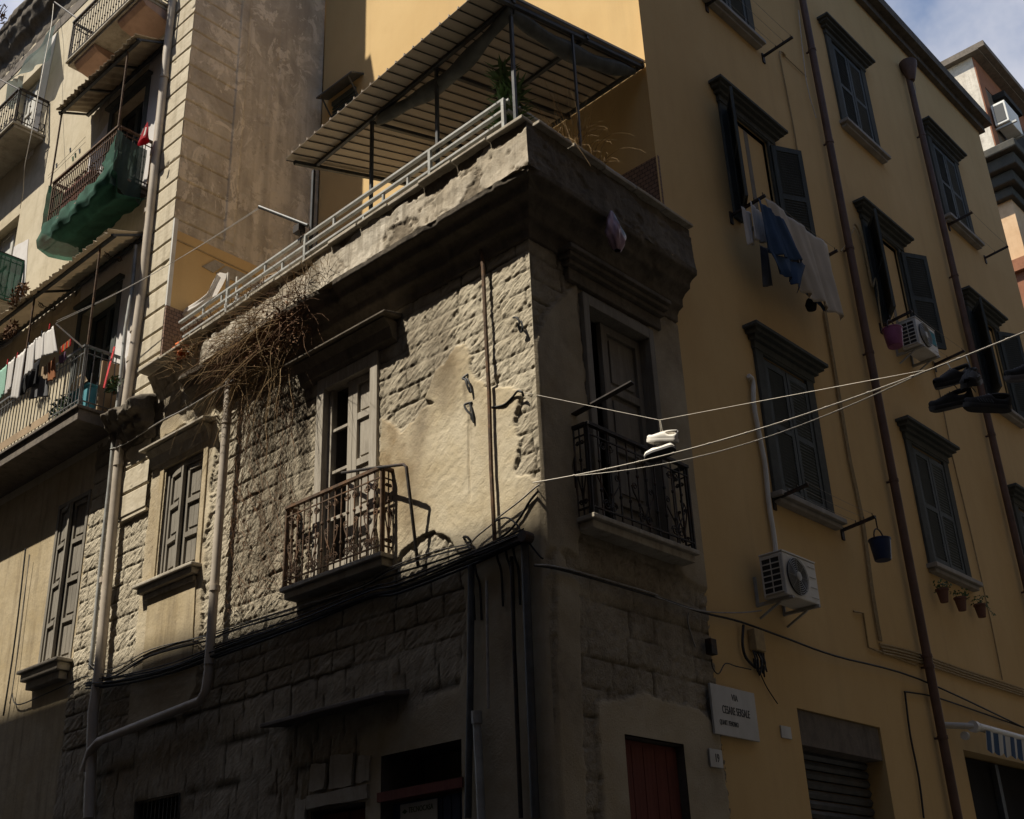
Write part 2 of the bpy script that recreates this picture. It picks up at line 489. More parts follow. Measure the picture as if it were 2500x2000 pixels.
M['grey_wood'] = m_wood('weathered_grey_wood', (0.27, 0.235, 0.185), (0.38, 0.34, 0.28), (0.18, 0.155, 0.12))
M['dull_wood'] = m_wood('dull_grey_wood', (0.17, 0.15, 0.12), (0.24, 0.215, 0.175), (0.12, 0.105, 0.085))
M['pale_wood'] = m_wood('pale_painted_wood', (0.42, 0.40, 0.36), (0.50, 0.48, 0.44), (0.34, 0.31, 0.27))
M['brown_wood'] = m_wood('red_brown_wood', (0.12, 0.035, 0.025), (0.16, 0.05, 0.035), (0.09, 0.03, 0.022))
M['iron'] = simple('dark_iron', (0.035, 0.030, 0.027), 0.4, 14, 0.65, 0.3, 0.3, (0.10, 0.050, 0.025), 0.7)
M['rust'] = simple('rusted_iron', (0.095, 0.060, 0.038), 0.5, 18, 0.85, 0.5, 0.1, (0.17, 0.085, 0.038), 0.8)
M['grey_metal'] = simple('grey_painted_steel', (0.33, 0.33, 0.31), 0.2, 8, 0.5, 0.1, 0.1, (0.20, 0.16, 0.11), 0.5)
M['iron_grey'] = simple('grey_iron', (0.13, 0.13, 0.125), 0.25, 8, 0.5, 0.1, 0.2, (0.09, 0.065, 0.045), 0.5)
M['dark_metal'] = simple('dark_steel', (0.075, 0.078, 0.080), 0.3, 8, 0.55, 0.1, 0.2, (0.12, 0.085, 0.055), 0.4)
M['sheet'] = simple('corrugated_sheet', (0.36, 0.31, 0.25), 0.12, 2.0, 0.55, 0.06, 0.0, (0.33, 0.27, 0.20), 0.4, (1, 1, 1))
M['sheet_old'] = simple('stained_sheet', (0.38, 0.31, 0.22), 0.25, 3.0, 0.75, 0.12, 0.0, (0.17, 0.125, 0.08), 0.8)
M['pvc'] = simple('beige_pvc', (0.42, 0.36, 0.29), 0.15, 2.5, 0.55, 0.05, 0.0, (0.28, 0.22, 0.16), 0.5)
M['brown_pipe'] = simple('brown_pipe', (0.105, 0.062, 0.045), 0.25, 4, 0.6, 0.1, 0.0, (0.06, 0.04, 0.035), 0.5)
M['white_plastic'] = simple('white_plastic', (0.56, 0.55, 0.51), 0.08, 3, 0.45, 0.03, 0.0, (0.42, 0.38, 0.31), 0.5)
M['cable'] = simple('black_cable', (0.022, 0.022, 0.023), 0.3, 20, 0.6, 0.1)
M['cable_grey'] = simple('grey_cable', (0.30, 0.28, 0.25), 0.2, 20, 0.6, 0.1, 0.0, (0.14, 0.12, 0.10), 0.6)
M['cable_pale'] = simple('pale_cable', (0.50, 0.45, 0.37), 0.15, 20, 0.5, 0.05)
M['cable_ochre'] = simple('painted_cable', (0.34, 0.25, 0.13), 0.2, 20, 0.8, 0.1)
M['concrete'] = m_render('balcony_concrete', (0.33, 0.29, 0.23), (0.40, 0.36, 0.29), (0.25, 0.21, 0.16), 1.8, 0.4, True, (0.12, 0.10, 0.075), 0.6)
M['sill_stone'] = simple('dull_sill_stone', (0.27, 0.25, 0.215), 0.2, 4, 0.7, 0.1, 0.0, (0.15, 0.13, 0.105), 0.6, (1, 1, 0.4))
M['marble'] = simple('grey_marble', (0.46, 0.45, 0.42), 0.12, 4, 0.5, 0.05, 0.0, (0.34, 0.32, 0.28), 0.5, (1, 1, 0.4))
M['ink'] = simple('dark_lettering', (0.03, 0.032, 0.035), 0.1, 10, 0.6, 0)
M['void'] = simple('dark_room', (0.02, 0.019, 0.018), 0.2, 2, 1.0, 0)
M['glass'] = m_glass('window_glass')
M['curtain'] = m_cloth('net_curtain', (0.21, 0.215, 0.20), 0.2)
M['near_black'] = m_render('near_black_ledge', (0.05, 0.048, 0.042), (0.07, 0.067, 0.058), (0.04, 0.038, 0.034), 1.0, 0.4)  # near-black brown over the whole far ledge
M['sheet_pale'] = m_cloth('pale_translucent_sheet', (0.50, 0.43, 0.33), 0.12)
M['white_cloth'] = m_cloth('white_cloth', (0.66, 0.63, 0.60), 0.06)
M['cream_cloth'] = m_cloth('cream_cloth', (0.56, 0.51, 0.44), 0.1)
M['blue_cloth'] = m_cloth('blue_cloth', (0.052, 0.092, 0.175), 0.25)
M['mint_cloth'] = m_cloth('mint_cloth', (0.32, 0.52, 0.42), 0.15)
M['black_cloth'] = m_cloth('black_cloth', (0.02, 0.02, 0.022), 0.2)
M['grey_cloth'] = m_cloth('grey_cloth', (0.16, 0.16, 0.165), 0.2)
M['tan_cloth'] = m_cloth('tan_cloth', (0.42, 0.31, 0.20), 0.2)
M['rust_cloth'] = m_cloth('rust_cloth', (0.30, 0.12, 0.05), 0.25)
M['red_cloth'] = m_cloth('red_cloth', (0.30, 0.012, 0.02), 0.2)
M['teal_cloth'] = m_cloth('teal_cloth', (0.12, 0.36, 0.42), 0.2)
M['violet_cloth'] = m_cloth('violet_cloth', (0.20, 0.12, 0.19), 0.2)
M['green_net'] = m_net('green_shade_net', (0.036, 0.118, 0.080), 0.94)
M['dark_net'] = m_net('dark_shade_net', (0.055, 0.085, 0.075), 0.88)
M['plastic_film'] = m_net('rolled_blind', (0.20, 0.21, 0.20), 0.92)
M['orange_plastic'] = simple('orange_plastic', (0.62, 0.14, 0.025), 0.15, 8, 0.5, 0.05)
M['red_plastic'] = simple('red_plastic', (0.45, 0.02, 0.02), 0.15, 8, 0.4, 0.05)
M['purple_plastic'] = simple('purple_plastic', (0.22, 0.075, 0.17), 0.2, 8, 0.4, 0.05)
M['navy_plastic'] = simple('navy_plastic', (0.018, 0.032, 0.085), 0.2, 8, 0.45, 0.05)
M['terracotta'] = simple('terracotta', (0.13, 0.065, 0.045), 0.2, 8, 0.9, 0.2)
M['leaf'] = simple('green_leaf', (0.055, 0.095, 0.035), 0.4, 12, 0.6, 0)
M['dry_leaf'] = simple('dry_stems', (0.23, 0.150, 0.07), 0.4, 9, 0.9, 0)
M['dry_dark'] = simple('dead_vine', (0.115, 0.060, 0.030), 0.45, 9, 0.95, 0)
M['shoe_white'] = simple('white_leather', (0.68, 0.64, 0.57), 0.08, 9, 0.6, 0.05, 0.0, (0.5, 0.45, 0.37), 0.4)
M['shoe_black'] = simple('black_canvas', (0.026, 0.026, 0.027), 0.25, 25, 0.8, 0.15)
M['sole'] = simple('dark_rubber', (0.045, 0.042, 0.041), 0.2, 9, 0.7, 0.05)
M['sole_grey'] = simple('grey_rubber', (0.16, 0.145, 0.14), 0.15, 9, 0.7, 0.05)
M['lace'] = simple('pale_lace', (0.16, 0.175, 0.19), 0.1, 9, 0.8, 0)
M['asphalt'] = simple('asphalt', (0.055, 0.056, 0.058), 0.3, 3, 0.9, 0.3)
M['paving'] = simple('lava_paving', (0.09, 0.09, 0.09), 0.3, 2, 0.8, 0.3)
def m_brick(name, a, b, mort, sx, sz, off=(0.5)):
    n = NT(name)
    mp = n.n('Mapping'); sep = n.n('SeparateXYZ'); n.l(n.pos(), sep.inputs[0])
    cb = n.n('CombineXYZ'); n.l(n.math('ADD', sep.outputs['X'], sep.outputs['Y']), cb.inputs['X']); n.l(sep.outputs['Z'], cb.inputs['Y'])
    br = n.n('TexBrick'); n.l(cb.outputs[0], br.inputs['Vector'])
    br.inputs['Color1'].default_value = a+(1,); br.inputs['Color2'].default_value = b+(1,); br.inputs['Mortar'].default_value = mort+(1,)
    br.inputs['Scale'].default_value = 1.0; br.inputs['Brick Width'].default_value = sx; br.inputs['Row Height'].default_value = sz
    br.inputs['Mortar Size'].default_value = 0.006
    n.col(br.outputs['Color']); n.rough(0.7)
    return n.m
M['tile'] = m_brick('brown_wall_tile', (0.19, 0.12, 0.085), (0.25, 0.16, 0.115), (0.09, 0.06, 0.045), 0.075, 0.055)
M['stripe'] = None
def m_stripe(name, a, b, w, axis):
    n = NT(name); sep = n.n('SeparateXYZ'); n.l(n.pos(), sep.inputs[0])
    t = n.math('FRACT', n.math('DIVIDE', sep.outputs[axis], w))
    k = n.mix(n.math('GREATER_THAN', t, 0.5), a, b); n.col(k); n.rough(0.9)
    return n.m
M['stripe'] = m_stripe('striped_awning_cloth', (0.50, 0.50, 0.48), (0.05, 0.09, 0.17), 0.24, 'Y')

# ================================================================ ground
g = MB(); g.box(-300, 300, -300, 300, -0.3, 0.0); struct(g, 'street', M['asphalt'])
g = MB(); g.box(-40, 1.1, -1.1, -0.06, 0.004, 0.14); g.box(0.06, 1.1, -0.06, 60, 0.004, 0.14)
struct(g, 'pavement', M['paving'], bevel=0.02)

# ================================================================ corner building: the stone walls
corner = thing('corner_building', 'crumbling low stone corner building with iron balconies and a terrace on top', 'building')

def stone(X, Z, ch, seed, l0=0.34, l1=0.62):
    """height and joint mask of rough hewn block courses"""
    wz = Z+0.012*vn(X*1.7, Z*2.0, seed+1)+0.006*vn(X*9, Z*9, seed+2)
    row = np.floor(wz/ch).astype(int); fz = wz/ch-row
    dz = np.minimum(fz, 1-fz)*ch
    dx = np.full(X.shape, 9.0); bid = np.zeros(X.shape)
    rs = np.random.RandomState(seed)
    for r in range(row.min(), row.max()+1):
        m = row == r
        b = [X.min()-1]
        while b[-1] < X.max()+1: b.append(b[-1]+rs.uniform(l0, l1))
        b = np.array(b)
        if not m.any(): continue
        xx = X[m]+0.010*vn(X[m]*3, Z[m]*11, seed+3)
        i = np.searchsorted(b, xx)
        dx[m] = np.minimum(np.abs(xx-b[i-1]), np.abs(b[i]-xx))
        bid[m] = r*131+i
    d = np.minimum(dz, dx)
    gate = np.clip(0.55+1.7*fbm(X*2.3, Z*2.3, seed+5, 3), 0.30, 1)
    J = np.exp(-(d/0.0092)**2)*gate
    rb = np.random.RandomState(seed+9).rand(100003)
    off = (rb[(bid*7919).astype(int) % 100003]-0.5)*0.008
    edge = -0.004*np.exp(-(d/0.025)**2)
    u = X*0.83+Z*0.56; w = -X*0.56+Z*0.83
    H = off+edge-0.017*J
    terr = np.round(fbm(u*5, w*13, seed+18, 4, 0.6)*4)/4; terr2 = np.round(fbm(X*13, Z*13, seed+19, 3, 0.6)*3)/3
    H += 0.0055*terr+0.003*terr2+0.003*fbm(X*4, Z*4, seed+11, 4, 0.6)+0.0055*vn(u*8, w*38, seed+12)+0.0045*vn(u*13+5, w*70, seed+13)+0.003*vn(X*47, Z*47, seed+14)+0.0025*vn(X*83, Z*83, seed+16)
    pit = np.clip(fbm(X*7, Z*7, seed+15, 3)-0.42, 0, 1)
    H -= pit*0.022
    return H, J

pz5 = lambda pts: [(L(*c5(*p)).x, L(*c5(*p)).z) for p in pts]
pz4 = lambda pts: [(L(*c4(*p)).x, L(*c4(*p)).z) for p in pts]
PLASTER = [pz5([(683,922),(735,945),(770,985),(800,1005),(835,960),(880,925),(915,870),(1000,822),(930,812),(960,745),(1000,640),(1050,600),
                (1090,540),(1115,500),(1160,475),(1190,510),(1205,570),(1200,625),(1240,690),(1285,705),(1300,732),(1470,740),(1500,770),(1488,830),
                (1462,940),(1476,1010),(1498,1050),(1478,1140),(1455,1215),(1480,1245),(1540,1250),(1580,1275),(1640,1300)])+
           [(0.06, 4.2), (-0.9, 4.2), (-0.95, 5.0)]+pz5([(1090,1640),(1060,1610),(985,1588),(930,1598),(890,1632),(845,1662),(800,1705),(775,1760)])+[(-1.95, 5.0), (-2.1, 5.6)],
           pz4([(985,600),(1040,555),(1115,535),(1100,600),(1050,642),(985,665)]),
           pz4([(1000,800),(1040,715),(1068,760),(1050,830),(1060,900),(1095,945),(950,1045),(935,1000),(975,900)]),
           pz4([(1240,790),(1268,755),(1280,925),(1212,905)]),
           pz4([(1180,500),(1240,460),(1300,440),(1280,490),(1200,560)]),
           [(-6.38, 4.3), (-6.36, 7.75), (-5.0, 7.75), (-4.98, 7.3), (-5.06, 6.9), (-4.99, 6.6), (-5.1, 6.25), (-5.02, 6.0), (-5.04, 5.5), (-5.0, 4.6), (-5.2, 4.3)],
           [(-8.3, 0), (-8.3, 2.9), (-5.9, 3.1), (-4.4, 2.6), (-4.6, 0)],
           [(-2.3, 0), (-2.3, 3.6), (-1.0, 3.9), (-0.8, 4.3), (0.1, 4.2), (0.1, 0)]]
def hole_l(X, Z):
    return ((X > -3.08) & (X < -2.12) & (Z > 5.30) & (Z < 7.52)) | ((X > -6.02) & (X < -5.22) & (Z > 5.98) & (Z < 7.42)) | \
           ((X > -2.0) & (X < -1.0) & (Z < 3.45)) | ((X > -6.05) & (X < -5.2) & (Z > 2.7) & (Z < 3.5)) | ((X > -2.98) & (X < -2.2) & (Z < 3.06))
xs = np.arange(-7.9, 0.0001, 0.0125); xs[-1] = 0.0
zs = np.concatenate([np.arange(0, 4.3, 0.06), np.arange(4.3, 8.0, 0.0125), np.arange(8.0, 8.96, 0.05)])
X, Z = np.meshgrid(xs, zs)
H, J = stone(X, Z, 0.205, 3, 0.27, 0.5)
Xw = X+0.028*fbm(X*9, Z*9, 51, 4, 0.7); Zw = Z+0.028*fbm(X*9+40, Z*9, 61, 4, 0.7)
PM = np.zeros(X.shape, bool)
for pl in PLASTER: PM |= inpoly(Xw, Zw, pl)
P = soften(PM, 1)
HP = 0.030+0.004*fbm(X*2, Z*2, 71, 3)+0.0022*vn(X*23, Z*23, 72)
# three nail pits and a hairline down the big plaster patch
cr = np.exp(-((X-(-0.82+0.012*vn(Z*6, Z*0, 5)))/0.008)**2)*(Z > 5.5)*(Z < 6.45)*np.clip(vn(Z*5, Z*0+2, 9)+0.15, 0, 1)
HP = HP-0.028*cr
HH = H*(1-P)+HP*P
vx = np.clip((X+4.45)/0.25, 0, 1)*np.clip((-3.12-X)/0.12, 0, 1)
vine = vx*np.clip((8.4-Z)/0.4, 0, 1)*np.clip((Z-4.9)/0.9, 0.25, 1)
streak = np.clip(0.45+2.4*fbm(X*6, Z*0.7, 81, 5, 0.65), 0, 1)
G = vine*(0.45+0.55*streak)
G = np.maximum(G, np.clip((X+7.0)/0.2, 0, 1)*np.clip(fbm(X*2.5, Z*0.7, 83, 4)*1.2-0.1, 0, 0.6)*(Z < 8.4))
G = np.maximum(G, np.clip((5.05-Z)/0.35, 0, 1)*(0.38+0.3*fbm(X*1.2, Z*1.2, 85, 4)))  # wall darker from the cable line down
G = np.maximum(G, np.clip((Z-7.85)/0.2, 0, 1)*0.6)  # wall darker again up towards the cornice
for (sx, sz, ln, wd) in ((-0.86, 6.72, 0.42, 0.035), (-0.8, 6.45, 0.5, 0.025), (-0.22, 6.4, 0.1, 0.04)):
    G = np.maximum(G, 0.8*np.exp(-((X-sx)/wd)**2)*np.clip((sz-Z)/0.05, 0, 1)*np.clip((Z-sz+ln)/ln, 0, 1))
ST = np.zeros(X.shape)
for (sx, sz, rx, rz, a) in ((-1.9, 6.3, 0.42, 0.8, 1.2), (-1.05, 7.0, 0.3, 0.35, 0.75), (-0.62, 6.4, 0.22, 0.5, 0.35), (-5.6, 5.2, 0.7, 0.9, 0.8), (-1.6, 5.7, 0.28, 0.6, 0.5), (-6.2, 6.6, 0.3, 0.9, 0.6)):
    ST = np.maximum(ST, a*np.exp(-((X-sx)/rx)**2-((Z-sz)/rz)**2))
ST = np.clip(ST*(0.75+0.8*fbm(X*2.5, Z*2.5, 91, 5, 0.6)), 0, 0.85)
fade = np.clip((0.0-X)/0.02, 0, 1)
HH = HH*fade
P3 = np.stack([X, -HH, Z], -1)
mid = lambda A: (A[:-1,:-1]+A[1:,1:])/2
keep = ~hole_l(mid(X), mid(Z))
field_mesh('street_wall', P3, M['tuff'], corner, keep, {'plaster': P, 'stain': ST, 'grime_tone': np.clip(G, 0, 1), 'joint': np.clip(J*1.3, 0, 1)*(1-P)*0.95})

ys = np.arange(0, 2.361, 0.02); zs = np.arange(0, 8.96, 0.02)
Y, Z = np.meshgrid(ys, zs)
H, J = stone(Y, Z, 0.25, 21)
poly_r = [(-0.1, 4.85), (0.42, 4.85), (0.5, 5.2), (0.42, 5.7), (0.7, 6.2), (0.66, 7.7), (0.2, 7.2), (-0.1, 6.6)]
poly_q = [(0.5, 0), (0.52, 3.62), (1.2, 3.78), (2.0, 3.74), (2.3, 3.6), (2.4, 0)]
poly_s = [(1.85, 5.0), (1.8, 7.7), (2.4, 7.9), (2.4, 4.9)]
poly_t = [(-0.1, 2.0), (0.12, 4.9), (0.4, 4.6), (0.34, 3.4), (0.3, 2.2)]
Yw = Y+0.04*fbm(Y*7, Z*7, 31, 4, 0.7); Zw = Z+0.04*fbm(Y*7+9, Z*7, 33, 4, 0.7)
PM = inpoly(Yw, Zw, poly_r) | inpoly(Yw, Zw, poly_q) | inpoly(Yw, Zw, poly_s) | inpoly(Yw, Zw, poly_t)
P = soften(PM, 1)
HH = H*(1-P)+(0.025+0.004*fbm(Y*2, Z*2, 37, 3))*P
HH *= np.clip(Y/0.03, 0, 1)
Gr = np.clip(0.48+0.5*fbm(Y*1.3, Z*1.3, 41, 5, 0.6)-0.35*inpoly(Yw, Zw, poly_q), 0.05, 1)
P3 = np.stack([HH, Y, Z], -1)
cy, cz = mid(Y), mid(Z)
keep = ~(((cy > 0.76) & (cy < 1.8) & (cz > 5.2) & (cz < 7.58)) | ((cy > 0.86) & (cy < 1.70) & (cz < 3.39)))
field_mesh('side_wall', P3, M['tuff'], corner, keep, {'plaster': P, 'stain': P*0.15, 'grime_tone': Gr, 'joint': J*(1-P)*0.8})

# rooms behind the openings: deep dark recesses with their reveals
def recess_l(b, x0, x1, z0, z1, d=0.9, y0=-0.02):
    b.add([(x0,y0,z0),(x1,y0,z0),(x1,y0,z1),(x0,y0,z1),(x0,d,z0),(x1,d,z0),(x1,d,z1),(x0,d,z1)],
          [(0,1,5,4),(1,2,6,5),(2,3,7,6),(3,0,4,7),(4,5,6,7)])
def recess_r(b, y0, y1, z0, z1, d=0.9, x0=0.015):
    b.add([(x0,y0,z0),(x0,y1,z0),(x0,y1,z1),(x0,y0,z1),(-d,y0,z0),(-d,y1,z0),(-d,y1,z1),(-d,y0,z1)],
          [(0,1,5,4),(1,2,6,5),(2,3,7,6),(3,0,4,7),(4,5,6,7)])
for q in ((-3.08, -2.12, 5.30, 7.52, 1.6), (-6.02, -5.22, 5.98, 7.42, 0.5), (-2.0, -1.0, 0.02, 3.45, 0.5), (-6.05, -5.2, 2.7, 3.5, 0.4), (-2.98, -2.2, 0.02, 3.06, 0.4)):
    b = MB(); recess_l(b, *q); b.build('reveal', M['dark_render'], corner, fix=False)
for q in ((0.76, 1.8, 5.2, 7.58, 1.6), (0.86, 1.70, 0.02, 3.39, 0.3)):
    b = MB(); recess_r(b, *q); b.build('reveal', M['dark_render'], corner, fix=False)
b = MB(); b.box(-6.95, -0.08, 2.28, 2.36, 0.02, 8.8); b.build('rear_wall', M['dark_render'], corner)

# ---------------------------------------------------------------- cornice and parapet swept round the corner
PROF = [(-0.02, 7.90), (0.03, 7.91), (0.035, 7.99), (0.06, 8.03), (0.115, 8.06), (0.12, 8.15), (0.16, 8.20), (0.235, 8.24), (0.24, 8.30),
        (0.27, 8.33), (0.335, 8.36), (0.345, 8.42)]
PARA = [(0.345, 8.42), (0.335, 8.50), (0.325, 8.60), (0.325, 8.70), (0.32, 8.80), (0.325, 8.90), (0.33, 8.955)]
def dens(pr, st):
    out = []
    for (a, b), (c, d) in zip(pr[:-1], pr[1:]):
        n_ = max(1, int(math.hypot(c-a, d-b)/st))
        out += [(a+(c-a)*i/n_, b+(d-b)*i/n_) for i in range(n_)]
    return np.array(out+[pr[-1]])
def sweep(pr, xa, yb, st, bite, rough, seed, chips=None):
    pr = dens(pr, st)
    n1 = int(-xa/0.016); n2 = int(yb/0.02)
    rows = []
    for (p, z) in pr:
        s1 = np.linspace(xa, p, n1); s2 = np.linspace(-p, yb, n2)[1:]
        s = np.concatenate([s1, s2+p*2+0.001])
        d = rough*fbm(s*5, np.full(s.shape, z*5), seed, 4, 0.6)+0.4*rough*vn(s*30, np.full(s.shape, z*30), seed+5)
        bt = np.clip(fbm(s*1.6, np.full(s.shape, z*0.9), seed+7, 4, 0.6)*2-0.35, 0, 1)*bite
        bt = bt+np.clip((-4.3-s)/1.3, 0, 1)*bite*0.9*np.clip(0.7+fbm(s*4, np.full(s.shape, z*3), seed+9, 3), 0, 1)
        q = np.maximum(p+d-bt*max(p, 0), -0.02)
        if chips is not None: q = 0.05+(q-0.05)*(1-0.95*np.clip((-4.95-s)/0.55, 0, 1)*np.clip(1.15-(z-8.42)/0.53, 0, 1)**0.5)
        if chips is not None:
            S_ = np.full(s.shape, z); hh = (z-8.42)/0.53
            c_ = fbm(s*2.6, S_*2.6, seed+21, 5, 0.62)+0.9*np.clip(hh-0.72, 0, 1)*2.2+0.35*np.clip(0.12-hh, 0, 1)*4+0.5*fbm(s*0.7, S_*0.3, seed+23, 2) > 0.40
            c_ = c_.astype(float); q = q-0.012*c_-0.02*np.clip(hh-0.75, 0, 1)*4*c_*0.5+0.006*c_*vn(s*40, S_*40, seed+25)
            cr_ = np.exp(-((np.abs(fbm(s*1.5, S_*1.5, seed+27, 4, 0.6)))/0.012)**2); q = q-0.012*cr_*(1-c_); chips.append(np.maximum(c_, cr_*0.8))
        zz = z+0.4*d
        r1 = np.stack([s1-0.0, -q[:n1], np.full(n1, z)+0.4*d[:n1]], -1)
        r1[-1] = (q[n1-1], -q[n1-1], z)
        r2 = np.stack([q[n1:], s2, np.full(len(s2), z)+0.4*d[n1:]], -1)
        rows.append(np.concatenate([r1, r2]))
    return np.array(rows)
field_mesh('cornice', sweep(PROF, -5.5, 2.36, 0.016, 0.38, 0.006, 101), M['moulding'], corner)
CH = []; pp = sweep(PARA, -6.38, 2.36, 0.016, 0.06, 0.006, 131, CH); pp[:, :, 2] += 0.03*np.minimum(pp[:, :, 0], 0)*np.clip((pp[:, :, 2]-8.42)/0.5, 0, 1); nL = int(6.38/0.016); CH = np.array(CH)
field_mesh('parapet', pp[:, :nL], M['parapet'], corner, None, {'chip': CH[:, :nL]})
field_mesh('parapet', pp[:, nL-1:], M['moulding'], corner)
b = MB()
b.hexa([(-6.36, -0.05, 8.6), (0.05, -0.05, 8.8), (0.05, 2.38, 8.8), (-6.36, 2.38, 8.6), (-6.36, -0.05, 8.765), (0.05, -0.05, 8.955), (0.05, 2.38, 8.955), (-6.36, 2.38, 8.765)])
b.build('terrace_floor', M['concrete'], corner)
b = MB()
for i in range(14):                                      # broken coping slabs along the edge
    x0 = -6.38+i*0.478; b.box(x0+0.006, x0+0.474, -0.372+0.012*math.sin(i*2.1), -0.20, 8.962+0.006*math.sin(i*3.7), 9.0+0.004*math.sin(i*5.1))
b.v = [(x, y, z+0.03*min(x, 0)) for x, y, z in b.v]
for i in range(5):
    y0 = -0.19+i*0.51; b.box(0.2, 0.372+0.01*math.sin(i*2.3), y0+0.006, y0+0.504, 8.962, 9.0+0.004*math.sin(i))
b.build('coping', M['concrete'], corner, bevel=0.008)

# ================================================================ walls with openings
def wall_holes(b, to3, u0, u1, v0, v1, holes, depth, inw):
    """flat wall in (u, v) with rectangular openings and their reveals; to3(u, v, d): d metres into the wall"""
    us = sorted({u0, u1, *[h[0] for h in holes], *[h[1] for h in holes]}); vs = sorted({v0, v1, *[h[2] for h in holes], *[h[3] for h in holes]})
    us = [u for u in us if u0 <= u <= u1]; vs = [v for v in vs if v0 <= v <= v1]
    for a, c in zip(us[:-1], us[1:]):
        for e, f in zip(vs[:-1], vs[1:]):
            mu, mv = (a+c)/2, (e+f)/2
            if any(h[0] < mu < h[1] and h[2] < mv < h[3] for h in holes): continue
            b.add([to3(a, e, 0), to3(c, e, 0), to3(c, f, 0), to3(a, f, 0)], [(0, 1, 2, 3)])
    for h in holes:
        p = [to3(h[0], h[2], 0), to3(h[1], h[2], 0), to3(h[1], h[3], 0), to3(h[0], h[3], 0)]
        q = [to3(h[0], h[2], depth), to3(h[1], h[2], depth), to3(h[1], h[3], depth), to3(h[0], h[3], depth)]
        b.add(p+q, [(0, 1, 5, 4), (1, 2, 6, 5), (2, 3, 7, 6), (3, 0, 4, 7)])
        b.add(q, [(0, 1, 2, 3)])

# ================================================================ yellow building
YB = thing('yellow_building', 'tall mustard yellow building with dark green shutters and brown drainpipes', 'building', (0, 8.6, 0))
COLS = [4.60, 8.45, 12.2]; ROWS = [6.35, 10.02, 13.70]; WH = 1.83
holes = [(y-0.50, y+0.50, z+0.02, z+WH-0.02) for y in COLS for z in ROWS]
holes += [(3.80, 5.58, 0.0, 3.98), (7.74, 10.3, 0.0, 3.95)]
b = MB(); wall_holes(b, lambda u, v, d: (-d, u, v), 2.335, 14.85, 0, 17.45, holes, 0.32, None)
b.build('side_facade', M['yellow'], YB)
b = MB(); b.box(-6.36, -0.02, 2.40, 2.5, 8.96, 17.45); b.build('terrace_facade', M['yellow'], YB)
b = MB(); b.box(-12, -0.02, 2.52, 14.84, 8.96, 17.44); b.build('inner_block', M['yellow'], YB)
b = MB(); b.box(-12.3, 0.24, 2.16, 15.08, 17.62, 17.84); b.box(-12.2, 0.10, 2.28, 14.97, 17.452, 17.617); b.build('eaves', M['moulding'], YB)

def shutter_mb(w, h, t=0.035):
    """one louvred leaf standing in x = 0..w, z = 0..h, slats inside its frame"""
    b = MB(); s = 0.065
    b.box(0, s, -t/2, t/2, 0, h); b.box(w-s, w, -t/2, t/2, 0, h)
    for z0, z1 in ((0, 0.09), (h*0.5-0.035, h*0.5+0.035), (h-0.08, h)): b.box(s, w-s, -t/2, t/2, z0, z1)
    for z0, z1 in ((0.09, h*0.5-0.035), (h*0.5+0.035, h-0.08)):
        n = int((z1-z0)/0.042)
        for i in range(n):
            z = z0+(i+0.5)*(z1-z0)/n
            b.hexa([(s, -t*0.42, z-0.020), (w-s, -t*0.42, z-0.020), (w-s, t*0.42, z+0.008), (s, t*0.42, z+0.008),
                    (s, -t*0.42, z-0.013), (w-s, -t*0.42, z-0.013), (w-s, t*0.42, z+0.015), (s, t*0.42, z+0.015)])
    b.box(s-0.002, w-s+0.002, -0.003, 0.003, 0.05, h-0.05)
    return b
SH_W, SH_H = 0.475, WH-0.14
_shm = shutter_mb(SH_W, SH_H).build('shutter_leaf', M['shutter'])
SHUT_MESH = _shm.data; bpy.data.objects.remove(_shm)
def leaf(parent, mesh, loc_world, ang, name='shutter', label=None):
    o = bpy.data.objects.new(name, mesh); COL.objects.link(o); o.parent = parent
    o.location = Vector(loc_world)-origin_of(parent); o.rotation_euler = (0, 0, ang)
    if label: o['label'] = label
    return o
def cornice_mb(b, y0, y1, zt, prof=((0.20, 0.045), (0.155, 0.05), (0.10, 0.06), (0.055, 0.10))):
    z = zt
    for p, h in prof:
        e = p-0.055
        b.box(0.001, p, y0-e, y1+e, z-h, z); z -= h+0.001
    return z
